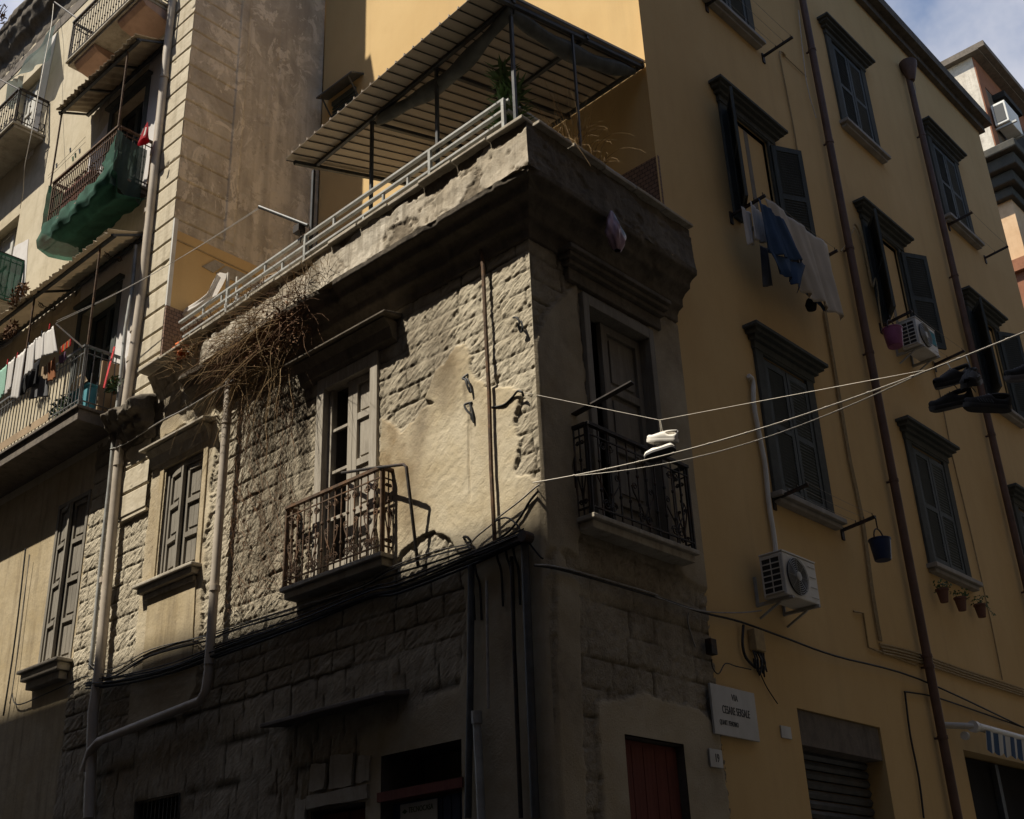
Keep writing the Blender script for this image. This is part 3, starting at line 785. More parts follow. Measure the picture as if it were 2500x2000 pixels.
def r_window(yc, zs, state, sill=True, lab=None):
    h = WH; a, c = yc-0.67, yc+0.67
    b = MB()
    b.box(0.001, 0.04, a, yc-0.50, zs, zs+h+0.02); b.box(0.001, 0.04, yc+0.50, c, zs, zs+h+0.02)
    b.box(0.001, 0.042, a-0.005, c+0.005, zs+h-0.03, zs+h+0.10)
    w = b.build('window', M['casing'], YB, bevel=0.006)
    b = MB(); cornice_mb(b, a-0.02, c+0.02, zs+h+0.25); b.build('window_cornice', M['casing'], w, bevel=0.006)
    if lab: w['label'] = lab
    b = MB(); b.box(-0.2, 0.15, a-0.06, c+0.06, zs-0.065, zs-0.002); b.box(0.001, 0.10, a-0.02, c+0.02, zs-0.12, zs-0.067)
    if sill: b.build('sill', M['sill_stone'], w, bevel=0.008)
    b = MB()
    b.box(-0.07, -0.02, yc-0.50, yc-0.43, zs+0.02, zs+h-0.02); b.box(-0.07, -0.02, yc+0.43, yc+0.50, zs+0.02, zs+h-0.02)
    b.box(-0.07, -0.02, yc-0.43, yc+0.43, zs+h-0.10, zs+h-0.02); b.box(-0.066, -0.016, yc-0.05, yc+0.05, zs+0.02, zs+h-0.10)
    b.box(-0.07, -0.02, yc-0.43, yc+0.43, zs+0.02, zs+0.12)
    b.build('frame', M['dull_wood'], w)
    b = MB(); b.box(-0.052, -0.046, yc-0.43, yc+0.43, zs+0.12, zs+h-0.10); b.build('pane', M['glass'], w)
    if state == 'closed':
        leaf(w, SHUT_MESH, (0.012, yc-0.485, zs+0.05), PI/2)
        leaf(w, SHUT_MESH, (0.012, yc+0.485, zs+0.05), -PI/2)
    elif state == 'open':
        leaf(w, SHUT_MESH, (0.055, yc-0.52, zs+0.05), math.radians(-52))
        leaf(w, SHUT_MESH, (0.055, yc+0.52, zs+0.05), math.radians(62))
        b = MB(); b.grid(lambda s, t: (-0.034+0.006*math.sin(s*38), yc+0.02+0.40*s, zs+0.12+(h-0.24)*t), 60, 2)
        b.build('curtain', M['curtain'], w, smooth=True)
    return w
r_window(COLS[0], ROWS[2], 'closed'); r_window(COLS[1], ROWS[2], 'closed'); r_window(COLS[2], ROWS[2], 'closed')
r_window(COLS[0], ROWS[1], 'open', False, 'open shuttered window with washing hung under it')
r_window(COLS[1], ROWS[1], 'open', False, 'open shuttered window behind an air conditioner')
r_window(COLS[2], ROWS[1], 'open', True)
for y in COLS: r_window(y, ROWS[0], 'closed')

# street doors of the yellow building
d = part('street_door', YB); d['label'] = 'street door with a dark roller shutter in a deep recess'
b = MB()
for i in range(38): b.lathe([(0.045, 3.81), (0.045, 5.57)], (-0.26, 0, 0.06+i*0.098), 6, 'y')
b.build('roller_shutter', M['dark_metal'], d)
b = MB(); b.box(-0.22, -0.02, 3.82, 5.56, 3.62, 3.97); b.build('shutter_box', M['dark_render'], d)
d = part('shop_door', YB); d['label'] = 'dark shop door under a striped awning'
b = MB(); b.box(-0.28, -0.2, 7.76, 10.28, 0, 3.93); b.build('door_panel', M['void'], d)
b = MB(); b.box(-0.19, -0.12, 7.78, 7.9, 0, 3.9); b.box(-0.19, -0.12, 8.95, 9.05, 0, 3.9); b.build('door_frame', M['dark_metal'], d)

def pipe_clips(p, y, zs, x, r):
    for z in zs:
        b = MB(); b.lathe([(r+0.008, -0.02), (r+0.008, 0.02)], (x, y, z), 12); b.box(0.0, x, y-0.012, y+0.012, z-0.012, z+0.012); b.build('clip', M['brown_pipe'], p)
b = MB(); b.tube([(0.10, 6.97, z) for z in (1.9, 6, 10, 14, 17.6)], 0.056, 12); b.lathe([(0.10, 0), (0.10, 1.7), (0.08, 1.95)], (0.12, 6.97, 0), 14)
p = b.build('drainpipe', M['brown_pipe'], YB, smooth=True, auto=40)
pipe_clips(p, 6.97, (4.0, 4.85, 4.98, 7.3, 9.2, 10.9, 12.8, 14.6, 16.5), 0.10, 0.056)
b = MB(); b.tube([(0.10, 11.06, z) for z in (0.0, 6, 11, 16.6)], 0.056, 12); b.lathe([(0.06, 0), (0.08, 0.05), (0.155, 0.33), (0.165, 0.42)], (0.14, 11.06, 16.45), 16)
p = b.build('drainpipe', M['brown_pipe'], YB, smooth=True, auto=40)
pipe_clips(p, 11.06, (2.2, 4.2, 6.6, 9.2, 12.2, 15.2), 0.10, 0.056)
b = MB(); b.tube([R(*c3(310, 0), 0.02)+Vector((0, 0, 0.0)), R(*c3(345, 60), 0.02)], 0.014, 6)
# little shuttered window on the lit terrace facade, with its iron hood
w = part('small_window', YB); w['label'] = 'small louvred window under a dark iron hood above the terrace canopy'
b = MB()
for i in range(11): b.hexa([(-6.06, 2.385, 13.75+i*0.065), (-5.5, 2.385, 13.75+i*0.065), (-5.5, 2.36, 13.75+i*0.065), (-6.06, 2.36, 13.75+i*0.065),
                            (-6.06, 2.395, 13.8+i*0.065), (-5.5, 2.395, 13.8+i*0.065), (-5.5, 2.38, 13.8+i*0.065), (-6.06, 2.38, 13.8+i*0.065)])
b.box(-6.12, -6.06, 2.35, 2.398, 13.68, 14.27); b.box(-5.5, -5.44, 2.35, 2.398, 13.68, 14.27); b.box(-6.06, -5.5, 2.35, 2.398, 14.47, 14.55)
b.build('shutter', M['shutter'], w)
b = MB(); b.hexa([(-6.2, 2.14, 14.58), (-5.32, 2.14, 14.58), (-5.32, 2.398, 14.70), (-6.2, 2.398, 14.70), (-6.2, 2.14, 14.61), (-5.32, 2.14, 14.61), (-5.32, 2.398, 14.73), (-6.2, 2.398, 14.73)])
b.bar((-5.42, 2.16, 14.59), (-5.42, 2.395, 14.27), 0.02); b.bar((-6.1, 2.16, 14.59), (-6.1, 2.395, 14.27), 0.02)
b.build('hood', M['dark_metal'], w)
# tiled dado where the terrace meets the facade
b = MB(); b.box(-0.55, 0.004, 2.37, 2.398, 8.97, 10.15); b.build('tile_dado', M['tile'], YB)

# ================================================================ far building at the end of the side street
FB = thing('far_building', 'far pale stuccoed building with red brown trim beyond the yellow roof', 'building', (-4, 24, 0))
b = MB(); b.box(-9, -1.68, 22.0, 36, 21.4, 25.1); b.build('upper_wall', M['stucco_white'], FB)
b = MB(); b.box(-1.676, -1.645, 22.004, 22.42, 21.42, 25.08); b.box(-1.676, -1.645, 22.42, 36, 24.25, 25.08); b.build('corner_trim', M['redbrown'], FB)
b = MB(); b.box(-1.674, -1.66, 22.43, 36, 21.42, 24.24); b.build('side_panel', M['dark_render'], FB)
b = MB()
b.hexa([(-9.3, 21.84, 25.16), (-1.22, 21.84, 25.16), (-1.22, 36.3, 25.16), (-9.3, 36.3, 25.16), (-9.3, 21.84, 25.34), (-1.22, 21.84, 25.34), (-1.22, 36.3, 25.34), (-9.3, 36.3, 25.34)])
b.box(-9.2, -1.4, 21.8, 36.1, 25.1, 25.155); b.build('roof', M['dark_render'], FB)
b = MB()
b.box(-9, -0.95, 21.2, 36, 21.12, 21.38); b.box(-9, -1.1, 21.4, 36, 20.75, 21.117); b.box(-9, -1.3, 21.6, 36, 20.4, 20.747); b.box(-9, -1.48, 21.8, 36, 20.1, 20.397); b.build('ledge', M['near_black'], FB, bevel=0.04)
b = MB(); b.box(-9, -1.62, 22.0, 36, 18.25, 20.1); b.build('orange_storey', M['orange'], FB)
b = MB(); b.box(-9, -1.5, 21.86, 36, 17.9, 18.247); b.box(-9, -1.6, 22.0, 36, 0, 17.897); b.build('lower_wall', M['redbrown'], FB)
b = MB(); b.box(-1.66, -1.3, 22.9, 24.2, 24.0, 24.2); b.box(-1.655, -1.63, 23.6, 25.0, 21.5, 23.9); b.build('door_hood', M['void'], FB)

ac = thing('air_conditioner', 'far air conditioner with a white framed side vent on the building beyond the roof', 'air conditioner', (-1.4, 24, 23))
q = R(*c3(2000, 735), -1.55); y0 = q.y; z0 = q.z; h = R(*c3(1990, 640), -1.55).z-z0
b = MB(); b.box(-1.6, -1.2, y0, y0+1.0, z0, z0+h); b.build('case', M['white_plastic'], ac, bevel=0.02)
b = MB(); b.box(-1.54, -1.26, y0-0.012, y0-0.003, z0+0.08, z0+h-0.08); b.build('side_vent', M['ink'], ac)
for yy in (y0+0.1, y0+0.9):
    b = MB(); b.bar((-1.66, yy, z0-0.05), (-1.05, yy, z0-0.05), 0.06); b.build('bracket', M['grey_metal'], ac)

# ================================================================ tall building on the left
LB = thing('apartment_building', 'tall old apartment building with iron balconies and a grooved corner pier', 'building', (-10, 1, 0))
DOORS = [(-12.75, -11.85, 15.5, 17.55), (-8.75, -7.75, 15.62, 17.8), (-12.75, -11.75, 12.05, 14.1), (-8.7, -7.72, 12.32, 14.5), (-12.9, -11.9, 8.62, 10.8), (-8.85, -7.85, 8.62, 10.82), (-8.76, -7.95, 5.46, 7.72),
         (-12.6, -11.8, 5.4, 7.1)]
b = MB(); wall_holes(b, lambda u, v, d: (u, d, v), -20, -7.03, 8.3, 19.2, DOORS[:6], 0.35, None); b.build('upper_front', M['beige'], LB)
b = MB(); wall_holes(b, lambda u, v, d: (u, d+0.004, v), -20, -7.88, 0, 8.298, DOORS[6:], 0.25, None); b.build('lower_front', M['ochre_old'], LB)
b = MB(); b.box(-20, -6.9, 0.4, 12, 0, 18.65); b.build('inner_block', M['beige'], LB)
# pale lilac wash round the balcony doors, a thin skim standing proud of the beige
def patch_l(poly, name, mat, parent, th=0.006, seed=1, sub=5, amp=0.02):
    pts = []
    n = len(poly); rs = random.Random(seed)
    for i in range(n):
        a, c = Vector(poly[i]), Vector(poly[(i+1) % n])
        for k in range(sub):
            p = a.lerp(c, k/sub)
            if k: p = p+Vector((rs.uniform(-amp, amp), 0, rs.uniform(-amp, amp)))
            pts.append((p.x, p.y-0.001, p.z))
    b = MB(); b.prism(pts, (0, -th, 0)); return b.build(name, mat, parent)
patch_l([(-12.95, 0, 15.3), (-12.85, 0, 18.0), (-11.45, 0, 18.05), (-11.5, 0, 16.8), (-11.62, 0, 15.3)][::-1] and [(-11.85, 0, 15.3), (-11.85, 0, 17.55), (-11.84, 0, 18.1), (-11.42, 0, 18.05), (-11.5, 0, 16.8), (-11.62, 0, 15.3)], 'skim_patch', M['lilac'], LB, seed=2)
patch_l([(-7.72, 0, 12.3), (-7.74, 0, 14.5), (-7.7, 0, 15.2), (-7.08, 0, 15.3), (-7.06, 0, 12.0)], 'skim_patch', M['lilac'], LB, seed=3)
patch_l([(-7.84, 0, 8.7), (-7.84, 0, 10.9), (-9.0, 0, 11.0), (-9.0, 0, 11.5), (-7.08, 0, 11.5), (-7.08, 0, 8.6)], 'skim_patch', M['lilac'], LB, seed=4)
patch_l([(-9.3, 0, 12.6), (-9.35, 0, 14.2), (-8.72, 0, 14.5), (-8.72, 0, 12.5)], 'skim_patch', M['lilac'], LB, seed=5)
patch_l([(-11.75, 0, 11.3), (-11.75, 0, 13.4), (-11.2, 0, 13.3), (-11.05, 0, 12.2), (-11.2, 0, 11.3)], 'skim_patch', M['lilac'], LB, seed=6)
# render fallen away, bare rough wall showing
patch_l([(-9.2, 0, 14.62), (-9.35, 0, 15.15), (-9.2, 0, 15.6), (-8.85, 0, 15.55), (-8.9, 0, 14.95)], 'bare_patch', M['old_render'], LB, 0.004, 7, 6, 0.06)
patch_l([(-10.6, 0, 11.2), (-10.2, 0, 11.95), (-9.6, 0, 11.9), (-9.0, 0, 11.45), (-9.3, 0, 11.2)], 'bare_patch', M['old_render'], LB, 0.004, 8, 6, 0.08)
patch_l([(-8.72, 0, 13.85), (-8.82, 0, 14.3), (-8.68, 0, 14.6), (-8.62, 0, 14.1)], 'bare_patch', M['dark_render'], LB, 0.004, 9, 5, 0.02)

# the grooved corner pier, front and return, and the tall flank above the terrace
GR = [7.03, 7.36, 7.70, 8.81, 9.2, 9.57, 9.91, 10.28, 10.64, 10.97, 11.32, 11.66, 12.0, 12.38, 12.74, 13.05, 13.4, 13.73, 14.06, 14.42, 14.74, 15.08, 15.43, 15.78, 16.12, 16.46, 16.8, 17.15, 17.5, 17.85]
def groove(Z, w=0.013):
    g = np.zeros(Z.shape)
    for z in GR: g = np.maximum(g, np.clip(1.6-np.abs(Z-z)/w, 0, 1))
    return g
xs = np.arange(-7.05, -6.399, 0.0245); zs = np.concatenate([np.arange(7.03, 17.0, 0.011), np.arange(17.0, 22.5, 0.1)])
X, Z = np.meshgrid(xs, zs)
D = 0.055-0.035*groove(Z)+0.005*fbm(X*2, Z*2, 201, 4)+0.0015*vn(X*40, Z*40, 205)
D = D-0.02*np.clip(1-np.abs(Z-9.06)/0.04, 0, 1)
chip = np.clip(fbm(X*5, Z*5, 207, 4)-0.5, 0, 1)*0.1
field_mesh('pier_front', np.stack([X, -(D-chip), Z], -1), M['pier'], LB)
b = MB(); b.box(-7.04, -6.405, -0.045, 0.1, 7.0, 7.03); b.build('pier_foot', M['pier'], LB)
ysd = np.concatenate([np.arange(-0.055, 0.96, 0.0125), np.arange(0.96, 2.42, 0.025)]); zs = np.concatenate([np.arange(8.9, 17.2, 0.0125), np.arange(17.2, 22.5, 0.1)])
Y, Z = np.meshgrid(ysd, zs)
gmask = np.clip((0.76-Y)/0.02, 0, 1)*np.clip((Z-11.2)/0.05, 0, 1)
D = -0.024*groove(Z, 0.011)*gmask+0.016*((Y > 0.76) & (Y < 0.93) & (Z > 11.3))+0.006*fbm(Y*2.5, Z*2.5, 221, 5, 0.6)+0.003*vn(Y*28, Z*28, 226)
crk = np.exp(-((Y-(1.62+0.10*vn(Z*0.8, Z*0, 231)+0.05*vn(Z*3, Z*0, 232)+0.02*vn(Z*11, Z*0, 233)))/0.012)**2)*np.clip(0.6+vn(Z*1.3, Z*0, 234), 0, 1)
crk2 = np.exp(-((Y-(1.42+0.12*vn(Z*1.1, Z*0, 241)+0.05*vn(Z*4, Z*0, 242)))/0.010)**2)*np.clip(0.1+vn(Z*0.9, Z*0+3, 244), 0, 1)
D -= 0.03*crk+0.03*crk2
field_mesh('flank_wall', np.stack([-6.40+D, Y, Z], -1), M['peel'], LB)
# yellow painted panel low on the flank, white corner bead, tile dado
b = MB(); b.box(-6.395, -6.375, 0.004, 2.38, 9.9, 11.12); b.build('painted_panel', M['yellow'], LB)
b = MB(); b.box(-6.402, -6.368, -0.06, 0.0, 9.9, 11.3); b.build('corner_bead', M['white_plastic'], LB)
b = MB(); b.box(-6.396, -6.366, -0.058, 2.38, 8.96, 9.897); b.build('tile_dado', M['tile'], LB)
b = MB()
b.prism([R(u, v, -6.374) for u, v in ((492.8, 651), (524, 635.5), (548, 647.6), (520.6, 667))], (0.012, 0, 0)); b.build('meter_cupboard', M['concrete'], LB)
b = MB(); b.prism([R(u, v, -6.374) for u, v in ((526, 668), (551, 650), (652, 693), (628, 711))], (0.012, 0, 0)); b.build('meter_cupboard', M['concrete'], LB)
b = MB(); b.prism([R(u, v, -6.374) for u, v in ((433, 588), (434, 585), (650, 686), (650, 689))], (0.008, 0, 0)); b.build('wall_cable', M['cable_ochre'], LB)
# broken cornice left on the pier
pr = dens([(-0.02, 7.98), (0.05, 8.0), (0.08, 8.08), (0.16, 8.14), (0.18, 8.24), (0.27, 8.29), (0.29, 8.42), (0.2, 8.5), (0.05, 8.56), (-0.02, 8.6)], 0.02)
s = np.linspace(-7.32, -6.33, 48); rows = []
for p, z in pr:
    bt = np.clip(1.15+1.1*fbm(s*3.2, np.full(s.shape, z*2.2), 301, 4, 0.6), 0.15, 1.25)*np.clip((s+7.34)/0.12, 0.05, 1)*np.clip((-6.32-s)/0.06, 0.05, 1)
    q = 0.05+np.maximum(p*bt+0.02*vn(s*22, np.full(s.shape, z*22), 305), -0.07)
    rows.append(np.stack([s, -q, z+0.015*vn(s*9, np.full(s.shape, z*9), 306)], -1))
field_mesh('broken_cornice', np.array(rows), M['moulding'], LB)

# roof cornice with its ragged gutter
PR = dens([(0.0, 17.95), (0.03, 18.0), (0.05, 18.25), (0.10, 18.3), (0.16, 18.34), (0.30, 18.42), (0.42, 18.56), (0.48, 18.62), (0.50, 18.8), (0.56, 18.84), (0.58, 18.95), (0.50, 19.05), (0.2, 19.15), (0.0, 19.2)], 0.035)
s = np.arange(-20, -6.2, 0.05); rows = []
for p, z in PR:
    zz = np.full(s.shape, z)
    q = p*0.56*(0.95+0.05*vn(s*0.8, zz, 311))-np.clip(fbm(s*1.4, zz*2, 313, 4)-0.25, 0, 1)*0.25*p+0.02*vn(s*9, zz*9, 314)
    rows.append(np.stack([s, -q, zz+0.40+(0.05*vn(s*1.7, zz, 316) if z > 18.9 else 0.01*vn(s*6, zz*6, 317))], -1))
field_mesh('roof_cornice', np.array(rows), M['moulding'], LB)
b = MB(); b.box(-20, -6.6, 1.6, 11.9, 18.7, 22.45); b.build('attic_caster', M['beige'], LB)  # unseen box added above the roof to cast the shadow on the terrace facade
patch_l([(-20, 0, 18.05), (-20, 0, 18.34), (-7.06, 0, 18.34), (-7.06, 0, 18.12)], 'frieze_band', M['dark_render'], LB, 0.01, 12, 30, 0.02)

# ---------------------------------------------------------------- iron balconies
def scroll(b, c, r, ax, up, turns=1.4, sgn=1, th=0.006):
    pts = []
    for i in range(15):
        a = 2*PI*turns*i/14; rr = r*(1-0.72*i/14)
        pts.append(Vector(c)+Vector(ax)*(rr*math.cos(a)*sgn)+Vector(up)*(rr*math.sin(a)))
    b.tube(pts, th, 5, False)
def rail_run(b, a, c, zb, zt, n, bar=0.011, orn='knob', top=0.030):
    """one straight panel: top and bottom rails, uprights, ornament"""
    a, c = Vector(a), Vector(c); d = (c-a); ln = d.length; d.normalize(); U = Vector((0, 0, 1))
    A = lambda s, z: Vector((a.x+d.x*s, a.y+d.y*s, z))
    b.bar(A(-0.01, zt), A(ln+0.01, zt), 0.045, top); b.bar(A(0, zt-0.10), A(ln, zt-0.10), 0.014, 0.012); b.bar(A(0, zb+0.07), A(ln, zb+0.07), 0.018, 0.014)
    for i in range(n+1):
        s = ln*i/n
        b.bar(A(s, zb), A(s, zt), bar if i % n else bar*1.8)
        if orn and 0 < i < n:
            for zz in ((zb+zt)/2+0.1, (zb+zt)/2-0.18): b.lathe([(0.006, -0.02), (0.016, -0.008), (0.016, 0.008), (0.006, 0.02)], A(s, zz), 6)
    if orn == 'scroll':
        m = max(1, n//3); w = ln/m
        for i in range(m):
            s = ln*(i+0.5)/m; r_ = min(w*0.17, 0.05)
            for sg in (1, -1):
                scroll(b, A(s, zb+0.13)+d*(sg*r_*1.05), r_, d, U, 1.6, sg, 0.007)
                scroll(b, A(s, zt-0.16)+d*(sg*r_*1.05), r_*0.9, d, -U, 1.5, sg, 0.007)
                b.tube([A(s, zb+0.12), A(s, zb+0.22)+d*(sg*w*0.08), A(s, zb+0.36)+d*(sg*w*0.30), A(s, zb+0.42)+d*(sg*w*0.33)], 0.007, 5, False)
                scroll(b, A(s, zb+0.42)+d*(sg*w*0.24), r_*0.7, d, U, 1.4, sg, 0.006)
    if orn == 'lyre':
        for i in range(0, n, 2):
            s = ln*(i+0.5)/n; w = ln/n
            for sg in (1, -1): b.tube([A(s, zb+0.09), A(s, zb+0.16)+d*(sg*w*0.3), A(s, zb+0.24)+d*(sg*w*0.33), A(s, zb+0.21)+d*(sg*w*0.08)], 0.007, 5, False)
def balcony(parent, x0, x1, z, dep, hr, n, mat_rail, mat_slab, orn='knob', th=0.12, y0=0.0, ns=5, left=True, right=True, label=None, under=None):
    b = MB(); b.box(x0-0.02, x1+0.02, y0-0.001, -dep-0.03, z-0.045, z); b.box(x0+0.01, x1-0.01, y0-0.001, -dep+0.01, z-th, z-0.047)
    sl = b.build('balcony', mat_slab, parent, bevel=0.008)
    if label: sl['label'] = label
    b = MB(); rail_run(b, (x0+0.01, -dep, 0), (x1-0.01, -dep, 0), z+0.002, z+hr, n, orn=orn); b.build('front_railing', mat_rail, sl)
    if right: b = MB(); rail_run(b, (x1-0.01, -dep+0.03, 0), (x1-0.01, y0-0.02, 0), z+0.002, z+hr, ns, orn=orn); b.build('side_railing', mat_rail, sl)
    if left: b = MB(); rail_run(b, (x0+0.01, -dep+0.03, 0), (x0+0.01, y0-0.02, 0), z+0.002, z+hr, ns, orn=orn); b.build('side_railing', mat_rail, sl)
    if under:                                            # curved pink corbels
        for (a, c) in under:
            b = MB(); prof = [(-0.002, z-th-0.002), (-dep+0.04, z-th-0.002), (-dep+0.05, z-th-0.05), (-dep+0.12, z-th-0.12), (-0.25, z-th-0.17), (-0.002, z-th-0.24)]
            b.prism([(a, p, q) for p, q in prof], (c-a, 0, 0)); b.build('corbel', M['pink'], sl, bevel=0.008)
    return sl
balcony(LB, -9.36, -7.1, 15.65, 0.60, 0.84, 26, M['iron'], M['concrete'], 'knob', 0.10, label='high balcony with black railing and pink corbels', under=[(-9.2, -8.55), (-7.85, -7.12)])
balcony(LB, -16, -11.24, 15.52, 0.57, 0.74, 46, M['iron'], M['concrete'], 'lyre', 0.10, label='high balcony at the left edge under a dark net', under=None)
balcony(LB, -9.25, -7.3, 12.30, 0.57, 0.84, 30, M['rust'], M['dark_render'], 'knob', 0.12, label='rusty balcony wrapped in green net')
balcony(LB, -16, -11.22, 12.02, 0.57, 0.84, 40, M['iron'], M['concrete'], 'lyre', 0.10, label='green netted balcony at the left edge')
B4 = balcony(LB, -13.5, -7.42, 8.63, 0.58, 0.88, 62, M['iron_grey'], M['dark_render'], None, 0.21, label='wide grey railed balcony full of washing')

# doors behind the balconies
def casement_l(x0, x1, z0, z1, y, mat, parent, label=None, bars=2, name='balcony_door', fill=None):
    b = MB(); w = 0.075
    b.box(x0, x0+w, y-0.05, y, z0, z1); b.box(x1-w, x1, y-0.05, y, z0, z1); b.box(x0+w, x1-w, y-0.05, y, z1-w, z1)
    m = (x0+x1)/2; b.box(m-0.05, m+0.05, y-0.055, y-0.002, z0, z1-w)
    for i in range(bars):
        z = z0+(z1-z0)*(i+1)/(bars+1); b.box(x0+w, m-0.05, y-0.045, y-0.004, z-0.03, z+0.03); b.box(m+0.05, x1-w, y-0.045, y-0.004, z-0.03, z+0.03)
    o = b.build(name, mat, parent, bevel=0.004)
    if label: o['label'] = label
    b = MB(); b.box(x0+w, x1-w, y-0.02, y-0.012, z0, z1-w); b.build('pane', fill or M['glass'], o)
    return o
for i, (x0, x1, z0, z1) in enumerate(DOORS[:6]):
    casement_l(x0+0.01, x1-0.01, z0, z1-0.01, 0.2, M['pale_wood'] if i in (0, 2) else M['shutter'], LB, fill=M['white_plastic'] if i in (0, 2) else None)
for (x0, x1, z0, z1), m in ((DOORS[5], M['casing']), (DOORS[3], M['casing'])):
    b = MB(); b.box(x0-0.12, x0, -0.02, -0.008, z0, z1+0.1); b.box(x1, x1+0.12, -0.02, -0.008, z0, z1+0.1); b.box(x0, x1, -0.02, -0.008, z1, z1+0.12); b.box(x0-0.16, x1+0.16, -0.09, -0.0085, z1+0.122, z1+0.17)
    b.build('door_surround', m, LB)

# ---------------------------------------------------------------- corrugated canopies over two balconies
def canopy_l(x0, x1, zf, zw, dep, mat, posts, zpost, nw, label, scrolls=False):
    b = MB(); nu = nw*8
    f = lambda s, t: (x0+(x1-x0)*s, -0.02-(dep-0.02)*t+0.015*(t > 0.99)*math.sin(s*nw*9.0), zw+(zf-zw)*t+0.016*math.cos(2*PI*s*nw)+0.012*math.sin(9*s+5*t))
    b.grid(f, nu, 6)
    o = b.build('canopy', mat, LB, smooth=True); o['label'] = label
    md = o.modifiers.new('thick', 'SOLIDIFY'); md.thickness = 0.004
    b = MB(); b.bar((x0, -dep+0.10, zf-0.03), (x1, -dep+0.10, zf-0.03), 0.045); b.bar((x0, -0.06, zw-0.05), (x1, -0.06, zw-0.05), 0.05)
    for i in range(4):
        x = x0+0.03+(x1-x0-0.06)*i/3; b.bar((x, -0.05, zw-0.045), (x, -dep+0.06, zf-0.03), 0.03)
    b.build('frame', M['dark_metal'], o)
    for x in posts:
        b = MB(); b.tube([(x, -dep+0.10, zf-0.05), (x, -dep+0.10, zpost)], 0.016, 8); b.build('post', M['rust'], o, smooth=True, auto=40)
    if scrolls:
        for x in posts:
            b = MB()
            A = Vector((x+0.01, -dep+0.14, zf-0.07)); 
            b.tube([A+Vector((0, 0.02+0.26*t, -0.02-0.05*math.sin(t*PI)+0.02*t)) for t in [i/8 for i in range(9)]], 0.006, 5, False)
            scroll(b, A+Vector((0, 0.07, -0.06)), 0.05, (0, 1, 0), (0, 0, -1), 1.6, 1); scroll(b, A+Vector((0, 0.26, -0.05)), 0.045, (0, 1, 0), (0, 0, 1), 1.6, 1)
            b.build('scroll_bracket', M['iron'], o)
canopy_l(-9.52, -7.1, 14.72, 14.98, 0.62, M['sheet_old'], (-9.46, -7.44), 13.1, 15, 'stained corrugated canopy over the green netted balcony')
canopy_l(-13.4, -7.08, 11.16, 11.42, 0.64, M['sheet_pale'], (-11.3, -9.36, -7.47), 9.5, 46, 'pale corrugated canopy over the washing balcony', True)

# ---------------------------------------------------------------- drainpipes on the joint of the two buildings
b = MB(); b.tube([L(*c1(1010, 0), 0.11), L(*c1(962, 440), 0.11), L(*c1(830, 1700), 0.11), L(*c4(700, 1100), 0.11), L(*c7(580, 860), 0.11), L(*c7(545, 1100), 0.11), L(*c7(520, 1720), 0.11)], 0.062, 14)
p = b.build('drainpipe', M['pvc'], LB, smooth=True, auto=40)
for q in (c1(962, 450), c1(905, 900), c1(868, 1240), c4(790, 400), c4(770, 575), c4(695, 1180), c7(615, 330)):
    v = L(*q, 0.11); b = MB(); b.lathe([(0.07, -0.035), (0.07, 0.035)], v, 14); b.build('pipe_joint', M['pvc'], p, smooth=True, auto=40)
b = MB(); b.tube([L(*d3(1590, 190), 0.16), L(*d3(1545, 700), 0.16), L(*d3(1470, 1160), 0.17), L(*d4(1400, 500), 0.18), L(*d4(1340, 1000), 0.16), L(*d4(1280, 1650), 0.14), L(*c7(600, 130), 0.1), L(*c7(530, 850), 0.08)], 0.028, 10)
b.build('drainpipe', M['grey_metal'], LB, smooth=True, auto=40)

# ---------------------------------------------------------------- the two old windows low on the front
def sill_block(parent, x0, x1, z, dep, th=0.1):
    b = MB(); b.box(x0, x1, 0.0, -dep, z-0.045, z); b.box(x0+0.05, x1-0.05, 0.0, -dep+0.04, z-0.047-th*0.5, z-0.047); b.box(x0+0.1, x1-0.1, 0.0, -dep+0.1, z-0.05-th, z-0.049-th*0.5)
    return b.build('sill', M['concrete'], parent, bevel=0.012)
def old_window(x0, x1, z0, z1, y, parent, label, mat, open_=0.0, rows=3):
    w = part('window', parent); w['label'] = label
    b = MB(); f = 0.06
    b.box(x0, x0+f, y-0.07, y+0.02, z0, z1); b.box(x1-f, x1, y-0.07, y+0.02, z0, z1); b.box(x0+f, x1-f, y-0.07, y+0.02, z1-f, z1)
    b.build('frame', mat, w, bevel=0.004)
    m = (x0+x1)/2; lw = m-x0-f
    for k in (0, 1):
        b = MB(); s = 0.055; H = z1-f-z0-0.01
        b.box(0, s, -0.02, 0.02, 0, H); b.box(lw-s, lw, -0.02, 0.02, 0, H)
        for i in range(rows+1):
            zz = (H-0.07)*i/rows; b.box(s, lw-s, -0.028, 0.019, zz, zz+0.06)
        for i in range(rows):
            za = (H-0.07)*i/rows+0.07; zb_ = (H-0.07)*(i+1)/rows
            b.box(s, lw-s, 0.008, 0.016, za, zb_)
            b.box(s+0.035, lw-s-0.035, -0.004, 0.0075, za+0.05, zb_-0.05); b.box((s+lw-s)/2-0.003, (s+lw-s)/2+0.003, -0.006, -0.0045, za+0.05, zb_-0.05)
        o = b.build('leaf', mat, None, bevel=0.003); o.parent = w
        o.location = Vector((x0+f+0.002 if k == 0 else x1-f-0.002-lw, y-0.03, z0+0.005))-origin_of(w)
        o.rotation_euler = (0, 0, math.radians(open_) if k == 0 else math.radians(2))
    return w
w = old_window(-8.79, -7.93, 5.44, 7.74, 0.06, LB, 'weathered grey panelled window at the left edge above the cables', M['dull_wood'], -9, 4)
sill_block(w, -8.92, -7.86, 5.44, 0.22, 0.2)

